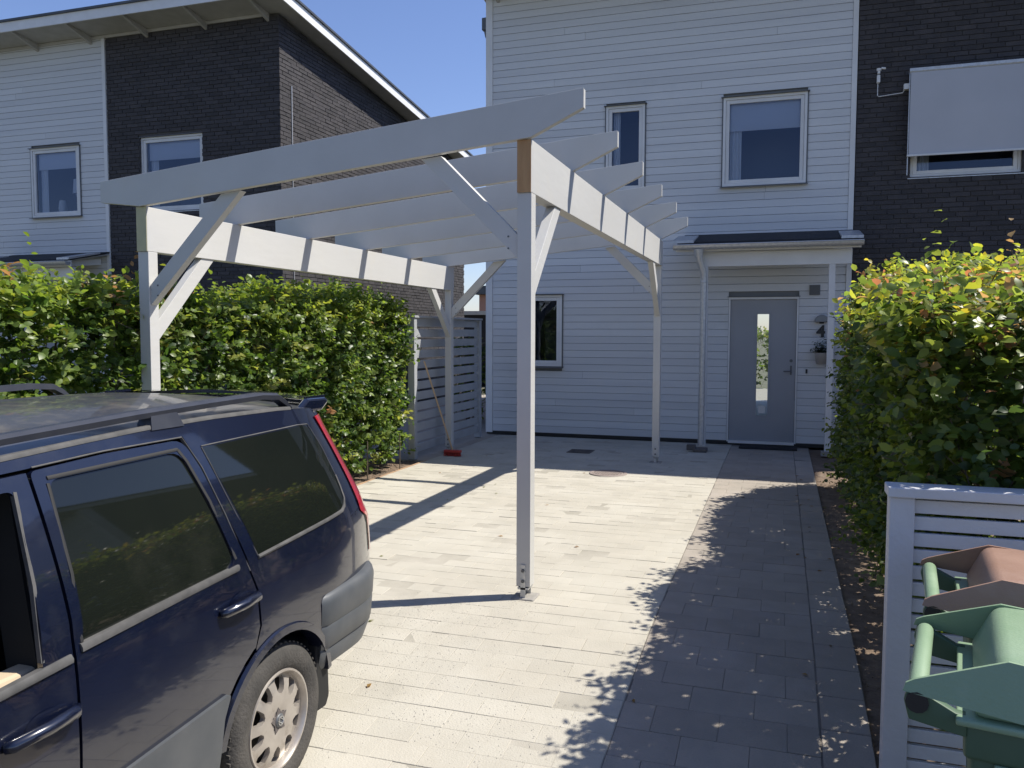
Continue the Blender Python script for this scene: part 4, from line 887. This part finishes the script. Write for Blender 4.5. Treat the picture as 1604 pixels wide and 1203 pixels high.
# wheels
def wheel(wy, s):
    xf = CX+s*(HALF-.012)
    t_ = MB(); w = .19; prf = [(.186, -.012), (.200, .002), (.235, .010), (.268, .004), (.284, -.012), (.2925, -.03)]
    for g in (-.055, -.095, -.135): prf += [(.2925, g+.006), (.284, g+.003), (.284, g-.003), (.2925, g-.006)]
    prf += [(.2925, -w+.03), (.280, -w+.01), (.24, -w), (.19, -w+.01)]
    t_.lathe([(r_, h_*s) for r_, h_ in prf], (xf, wy, WZ), 'x', 64)
    for k in range(60):
        a = 2*PI*k/60
        for z0 in (-.022, -.168): t_.bar((xf+s*(z0-.012), wy+.2885*math.cos(a), WZ+.2885*math.sin(a)), (xf+s*(z0+.012), wy+.2895*math.cos(a+.01), WZ+.2895*math.sin(a+.01)), .012, .006, (0, math.cos(a), math.sin(a)))
    wo = t_.build('wheel', M['tyre'], CAR); autosmooth(wo, 40)
    rim = MB(); rim.lathe([(.193, s*-.006), (.190, s*.002), (.183, s*.002), (.176, s*-.010), (.172, s*-.05), (.165, s*-.13)], (xf, wy, WZ), 'x', 48)
    ro_ = rim.build('rim', M['alloy'], wo); autosmooth(ro_, 40)
    MB().lathe([(.172, s*-.075), (.0, s*-.075)], (xf, wy, WZ), 'x', 32).build('brake_disc', M['darkrub'], wo)
    # face with ten cut-outs
    hl_ = []
    for k in range(10):
        a = 2*PI*(k+.3)/10; wd = .225 if k % 2 == 0 else .20
        q = []
        for rr, aa in ((.115, -wd*.8), (.100, -wd*.25), (.100, wd*.25), (.115, wd*.8), (.152, wd*.9), (.164, wd*.6), (.164, -wd*.6), (.152, -wd*.9)): q.append((wy+rr*math.cos(a+aa), WZ+rr*math.sin(a+aa)))
        hl_.append(q)
    def ff(y_, z_, o_):
        r_ = math.hypot(y_-wy, z_-WZ); dome_ = -.004-.022*max(0, (r_-.10)/.075)**2 if r_ > .10 else -.004-.010*max(0, 1-r_/.06)
        return (xf+s*(dome_+o_*.9), y_, z_)
    panel('wheel_face', [(wy+.1755*math.cos(2*PI*i/48), WZ+.1755*math.sin(2*PI*i/48)) for i in range(48)], 'alloy', wo, hl_, off=0, flange=.024, st=.016, fn=ff)
    cp_ = MB()
    for k in range(5):
        a = 2*PI*k/5+.4; cp_.tube([(xf+s*-.016, wy+.034*math.cos(a), WZ+.034*math.sin(a)), (xf+s*-.007, wy+.034*math.cos(a), WZ+.034*math.sin(a))], .015, 8)
    sp = []
    for k in range(10):
        a = 2*PI*k/10+.4; r_ = .052 if k % 2 == 0 else .030; sp.append((wy+r_*math.cos(a), WZ+r_*math.sin(a)))
    MB().prism(sp, 0, *sorted((xf+s*-.013, xf+s*-.0035))).build('hub_recess', M['castiron'], wo)
    cp_.build('wheel_nuts', M['darkrub'], wo)
    MB().lathe([(.026, s*-.012), (.026, s*-.002), (.022, s*.002), (.0, s*.003)], (xf, wy, WZ), 'x', 24).build('centre_cap', M['greymetal'], wo, smooth=True)
    lg = MB(); n = 24
    lg.lathe([(.017, s*.002), (.018, s*.0055), (.0145, s*.0055), (.0135, s*.002)], (xf, wy, WZ), 'x', n)
    for o_ in (-.005, .005): lg.bar((xf+s*.0045, wy-.013+o_*1.2, WZ+.011+o_), (xf+s*.0045, wy+.013+o_*1.2, WZ-.011+o_), .003, .003, (s, 0, 0))
    lg.build('emblem', M['handle'], wo)
for wy in (WR, WF):
    for s in (1, -1): wheel(wy, s)

# ------------------------------------------------------------------ hedges
GREENS_L = [((.064, .112, .024), 5), ((.105, .160, .036), 5), ((.16, .215, .058), 4), ((.038, .074, .020), 4), ((.21, .23, .06), 1), ((.30, .17, .08), .08)]
GREENS_R = [((.060, .098, .022), 5), ((.092, .135, .030), 5), ((.145, .185, .045), 3), ((.04, .07, .02), 3.5), ((.30, .18, .09), .05)]
TOPS_R = [((.27, .30, .06), 5), ((.32, .29, .06), 2), ((.33, .23, .10), 1.6), ((.19, .24, .06), 6), ((.34, .18, .09), .7), ((.13, .19, .045), 5)]
LV = np.array([(0, 0, 0), (0, .5, .06), (0, 1, -.04), (-.27, .25, .10), (-.30, .62, .10), (.27, .25, .10), (.30, .62, .10)])
LF = [(0, 1, 3), (3, 1, 4), (1, 2, 4), (0, 5, 1), (5, 6, 1), (1, 6, 2)]
def hedge(name, label, x0, x1, y0, y1, h, ntw, lsz, pal, palTop, face, seed, hole=.12, grad=0, topfn=None):
    R = np.random.default_rng(seed); H = thing(name, label, 'hedge', ((x0+x1)/2, (y0+y1)/2, 0))
    faces = []
    Lx, Ly = x1-x0, y1-y0
    topf = topfn or (lambda x, y: h)
    areas = [('front', Ly*h*1.25), ('top', Lx*Ly*1.5), ('end1', Lx*h*1.3), ('end0', Lx*h*1.0), ('back', Ly*h*(.9 if face > 0 else .3))]
    tot = sum(a for _, a in areas); P = []; Nn = []; TopF = []
    fx, bx, sg = (x1, x0, 1) if face > 0 else (x0, x1, -1)
    for nm, a in areas:
        n = int(ntw*a/tot); u = R.random(n); v = R.random(n)
        if nm in ('front', 'back'):
            X = np.full(n, fx if nm == 'front' else bx); Y = y0+u*Ly; Z = .08+v**.9*(h-.08); N = np.tile([sg if nm == 'front' else -sg, 0, .15], (n, 1))
        elif nm == 'top': X = x0+u*Lx; Y = y0+v*Ly; Z = np.full(n, h); N = np.tile([0, 0, 1.], (n, 1))
        else: X = x0+u*Lx; Y = np.full(n, y1 if nm == 'end1' else y0); Z = .08+v*(h-.08); N = np.tile([0, 1. if nm == 'end1' else -1., .1], (n, 1))
        P.append(np.stack([X, Y, Z], 1)); Nn.append(N)
    P = np.concatenate(P); Nn = np.concatenate(Nn)
    # lumpy surface
    def bump(p):
        return (np.sin(p[:, 1]*2.1+p[:, 2]*1.3+seed)+np.sin(p[:, 1]*4.3-p[:, 2]*3.1+p[:, 0]*2)+.8*np.sin(p[:, 1]*7.7+p[:, 2]*6.9+1.3*seed)+.7*np.sin(p[:, 2]*9.1-p[:, 1]*3.3))/3.5
    bm_ = bump(P); under = np.clip((.55-P[:, 2])/.55, 0, 1)
    keep = R.random(len(P)) > under*.55
    P = P[keep]; Nn = Nn[keep]; bm_ = bm_[keep]
    hgt = np.array([topf(a, b) for a, b in P[:, :2]])-h
    P[:, 2] += hgt*(P[:, 2]/h)
    if face < 0: P[:, 0] -= np.interp(P[:, 1], [3.3, 3.9, 4.7, 5.5, 6.6, 7.6, 8.4, 9.3], [.12, .13, -.12, .10, -.13, .02, .04, 0])*np.clip(P[:, 2]/h, 0, 1)**3
    if face < 0: P[:, 0] -= np.interp(P[:, 1], [3.3, 5.0, 7.7, 9.3], [.22, .12, -.07, -.17])*np.clip(P[:, 2]/h, 0, 1)**1.5
    depth = R.random(len(P))**1.6*.22
    P = P+Nn*(bm_*hole-depth)[:, None]
    n = len(P)
    D = Nn*.8+R.normal(0, .55, (n, 3)); D[:, 2] += .35; D /= np.linalg.norm(D, axis=1)[:, None]
    Ln = R.uniform(.08, .26, n); shoot = (R.random(n) < .015) & (P[:, 2] > h*.8); Ln[shoot] *= 1.7; D[shoot, 2] += 1.0; D /= np.linalg.norm(D, axis=1)[:, None]
    nl = 8
    LVv = []; C = []; stems = MB()
    pc = np.array([c for c, _ in pal]); pw = np.array([w for _, w in pal], float); pw /= pw.sum()
    tc = np.array([c for c, _ in palTop]); tw_ = np.array([w for _, w in palTop], float); tw_ /= tw_.sum()
    tbase = R.choice(len(pc), n, p=pw); ttop = R.choice(len(tc), n, p=tw_)
    org = []; dr = []; nr = []; sz = []; co = []
    for k in range(nl):
        t = (k+.6)/nl
        side = np.cross(D, R.normal(0, 1, (n, 3))*.35+np.array([0, 0, 1.])); side /= np.linalg.norm(side, axis=1)[:, None]+1e-9
        o_ = P+D*(Ln*t)[:, None]
        d_ = D*.45+side*(1 if k % 2 else -1)*.8+R.normal(0, .25, (n, 3)); d_[:, 2] -= .12; d_ /= np.linalg.norm(d_, axis=1)[:, None]
        nn = Nn*.55+R.normal(0, .5, (n, 3))+np.array([0, 0, .55]); nn -= d_*(nn*d_).sum(1)[:, None]; nn /= np.linalg.norm(nn, axis=1)[:, None]+1e-9
        s_ = lsz*R.uniform(.6, 1.25, n)*(1.1-.35*t)
        c_ = pc[tbase]*R.uniform(.75, 1.3, n)[:, None]
        up_ = R.random(n) < np.clip((o_[:, 2]-(h-grad))/max(grad, .01), 0, 1) if grad else np.zeros(n, bool)
        c2 = tc[ttop]*R.uniform(.75, 1.25, n)[:, None]; c_[up_] = c2[up_]
        org.append(o_); dr.append(d_); nr.append(nn); sz.append(s_); co.append(c_)
    org = np.concatenate(org); dr = np.concatenate(dr); nr = np.concatenate(nr); sz = np.concatenate(sz); co = np.concatenate(co)
    sd = np.cross(dr, nr)
    # choose leaves that show largest
    d3 = org-np.array(CAMP); zz = d3@np.array(fw); uu = 802+1285.7*(d3@np.array(rt2))/np.maximum(zz, .1); vv = 601.5-1285.7*(d3@np.array(up2))/np.maximum(zz, .1)
    inside = (zz > .5) & (uu > 0) & (uu < 1604) & (vv > 0) & (vv < 1203)
    outer = ((org-np.array([(x0+x1)/2, (y0+y1)/2, h/2]))*np.array([face, 0, 0])).sum(1) > (x1-x0)*.42
    score = np.where(inside & outer, sz/np.maximum(zz, .1), 0); pick = np.argsort(-score)[:290]
    mk = np.ones(len(org), bool); mk[pick] = False
    def verts(idx): return org[idx][:, None, :]+sz[idx][:, None, None]*(LV[None, :, 0, None]*sd[idx][:, None, :]+LV[None, :, 1, None]*dr[idx][:, None, :]+LV[None, :, 2, None]*nr[idx][:, None, :])
    idx = np.where(mk)[0]; V = verts(idx).reshape(-1, 3)-np.array(H.location); nL = len(idx)
    F = (np.array(LF)[None]+(np.arange(nL)*7)[:, None, None]).reshape(-1)
    me = bpy.data.meshes.new('foliage'); me.vertices.add(len(V)); me.vertices.foreach_set('co', V.ravel()); nf = nL*6
    me.loops.add(nf*3); me.loops.foreach_set('vertex_index', F.astype(np.int32)); me.polygons.add(nf); me.polygons.foreach_set('loop_start', np.arange(nf, dtype=np.int32)*3); me.polygons.foreach_set('loop_total', np.full(nf, 3, dtype=np.int32))
    ca = me.attributes.new('col', 'FLOAT_COLOR', 'POINT'); cc = np.ones((nL, 7, 4)); cc[:, :, :3] = co[idx][:, None, :]; ca.data.foreach_set('color', cc.ravel().astype(np.float32))
    me.update(); me.validate(); me.materials.append(M['leaf']); link('foliage', me, H, 'stuff')
    # individually built leaves share a few colour variants
    cent = co[pick][R.choice(len(pick), 12)]; vm = []
    for c in cent:
        m_ = bpy.data.meshes.new('leaf'); m_.from_pydata(LV.tolist(), [], LF); a = m_.attributes.new('col', 'FLOAT_COLOR', 'POINT'); a.data.foreach_set('color', [q for _ in range(7) for q in (*c, 1.)]); m_.materials.append(M['leaf']); vm.append(m_)
    for i in pick:
        j = int(np.argmin(((cent-co[i])**2).sum(1))); o = link('leaf', vm[j], H); s_ = sz[i]
        A = Matrix([[*(v)] for v in np.stack([sd[i], dr[i], nr[i]], 1)*s_]).to_4x4(); A.translation = Vector(org[i])-H.location; o.matrix_basis = A
    # twigs
    tm = MB()
    for i in R.choice(n, min(n, 900), replace=False): tm.bar(P[i]-D[i]*.25, P[i]+D[i]*Ln[i], .004, .004, (.3, .2, 1))
    tm.build('twig', M['stem'], H, kind='stuff', recalc=False)
    yy = y0+.15
    while yy < y1:
        for xx in (x0+.25, x1-.22):
            a = xx+R.uniform(-.06, .06); b = yy+R.uniform(-.08, .08); q = R.normal(0, .05, 6)
            MB().tube([(a, b, -.2), (a+q[0], b+q[1], .4), (a+q[2], b+q[3], 1.0), (a+q[4], b+q[5], h*.92)], [.022, .018, .013, .006], 6).build('trunk', M['stem'], H)
        yy += .38
    return H
hedge('hedge', 'long clipped dark green hedge along the left of the drive behind the car', -5.35, -4.42, 1.6, 9.25, 1.84, 11000, .074, GREENS_L, [((.20, .24, .05), 3), ((.13, .19, .04), 6), ((.28, .18, .08), .25)], 1, 3, grad=.18,
      topfn=lambda x, y: 1.78+.14*max(0, min(1, (y-4.5)/3))+.04*math.sin(y*1.7))
hedge('hedge', 'tall green hedge with yellow and orange top leaves along the right of the path', 0.68, 1.50, 3.30, 9.3, 1.88, 9500, .062, GREENS_R, TOPS_R, -1, 8, grad=.5, hole=.15,
      topfn=lambda x, y: 1.69+.20*max(0, min(1, (y-3.8)/2.0))-.28*max(0, (y-7.8)/1.5)+.05*math.sin(y*2.3))
# shrub in the gap
sb_ = hedge('shrub', 'small leafy shrub in the gap between fence and house', -5.6, -5.1, 13.5, 14.3, 1.35, 260, .07, GREENS_L, GREENS_L, 1, 21); sb_['category'] = 'shrub'
sheet('patio', [-5, 5], [20.6, 25], .0, 'concrete')
gh = hedge('hedge', 'sunlit hedge in the back garden seen through the glass slot of the door', -3.5, 3.2, 25.3, 26.2, 1.6, 1300, .10, GREENS_L, GREENS_L, -1, 33)
# stuff in the flower pot
R = np.random.default_rng(5); mb = MB(); mm = []
for _ in range(420):
    p = Vector((.54+R.normal(0, .055), 12.12+R.normal(0, .035), 1.33+abs(R.normal(0, .075)))); a = R.random()*6.28; d = Vector((math.cos(a), math.sin(a), R.uniform(-.2, .6)))*.04; sdv = Vector((-math.sin(a), math.cos(a), 0))*.014
    mb.add([p, p+d*.5+sdv, p+d, p+d*.5-sdv], [(0, 1, 2, 3)])
o = mb.build('plant', M['leaf'], fp, kind='stuff', recalc=False); a = o.data.attributes.new('col', 'FLOAT_COLOR', 'POINT'); a.data.foreach_set('color', [c for _ in range(len(o.data.vertices)) for c in (.03, .05, .02, 1)])
# plant stakes by the left bed
for k, yy in enumerate((7.95, 8.75)):
    mb = MB().tube([(-4.26, yy, -.02), (-4.262, yy+.01, .42)], .006, 6)
    tag(mb.build('plant_stake', M['stem']), ['thin dark stake in the left bed, nearer the car', 'thin dark stake in the left bed, nearer the slat fence'][k], 'stake', 'stakes in the left bed')

# fallen leaves on the path edge and drive
R = np.random.default_rng(9); mb = MB(); cols = []
for _ in range(70):
    x, y = (R.uniform(.1, .9), R.uniform(3.2, 10.2)) if R.random() < .7 else (R.uniform(-4.1, -.3), R.uniform(3.0, 10))
    z = zg(y)+(.004 if x < .39 else -.02); a = R.random()*6.28; l = R.uniform(.012, .024); d = Vector((math.cos(a), math.sin(a), 0)); sd_ = Vector((-d.y, d.x, 0))
    p = Vector((x, y, z)); c = [(.20, .12, .05), (.26, .17, .06), (.10, .07, .04), (.14, .16, .04)][R.integers(4)]
    mb.add([p-d*l, p-d*l*.2+sd_*l*.5+Vector((0, 0, R.uniform(.002, .008))), p+d*l+Vector((0, 0, .003)), p-d*l*.2-sd_*l*.5+Vector((0, 0, R.uniform(.002, .008)))], [(0, 2, 1), (0, 3, 2)]); cols += [(*c, 1)]*4
o = mb.build('fallen_leaves', M['leaf'], kind='stuff', recalc=False); a = o.data.attributes.new('col', 'FLOAT_COLOR', 'POINT'); a.data.foreach_set('color', [q for c in cols for q in c])
tag(o, 'few dry fallen leaves scattered on the path and drive', 'leaves')
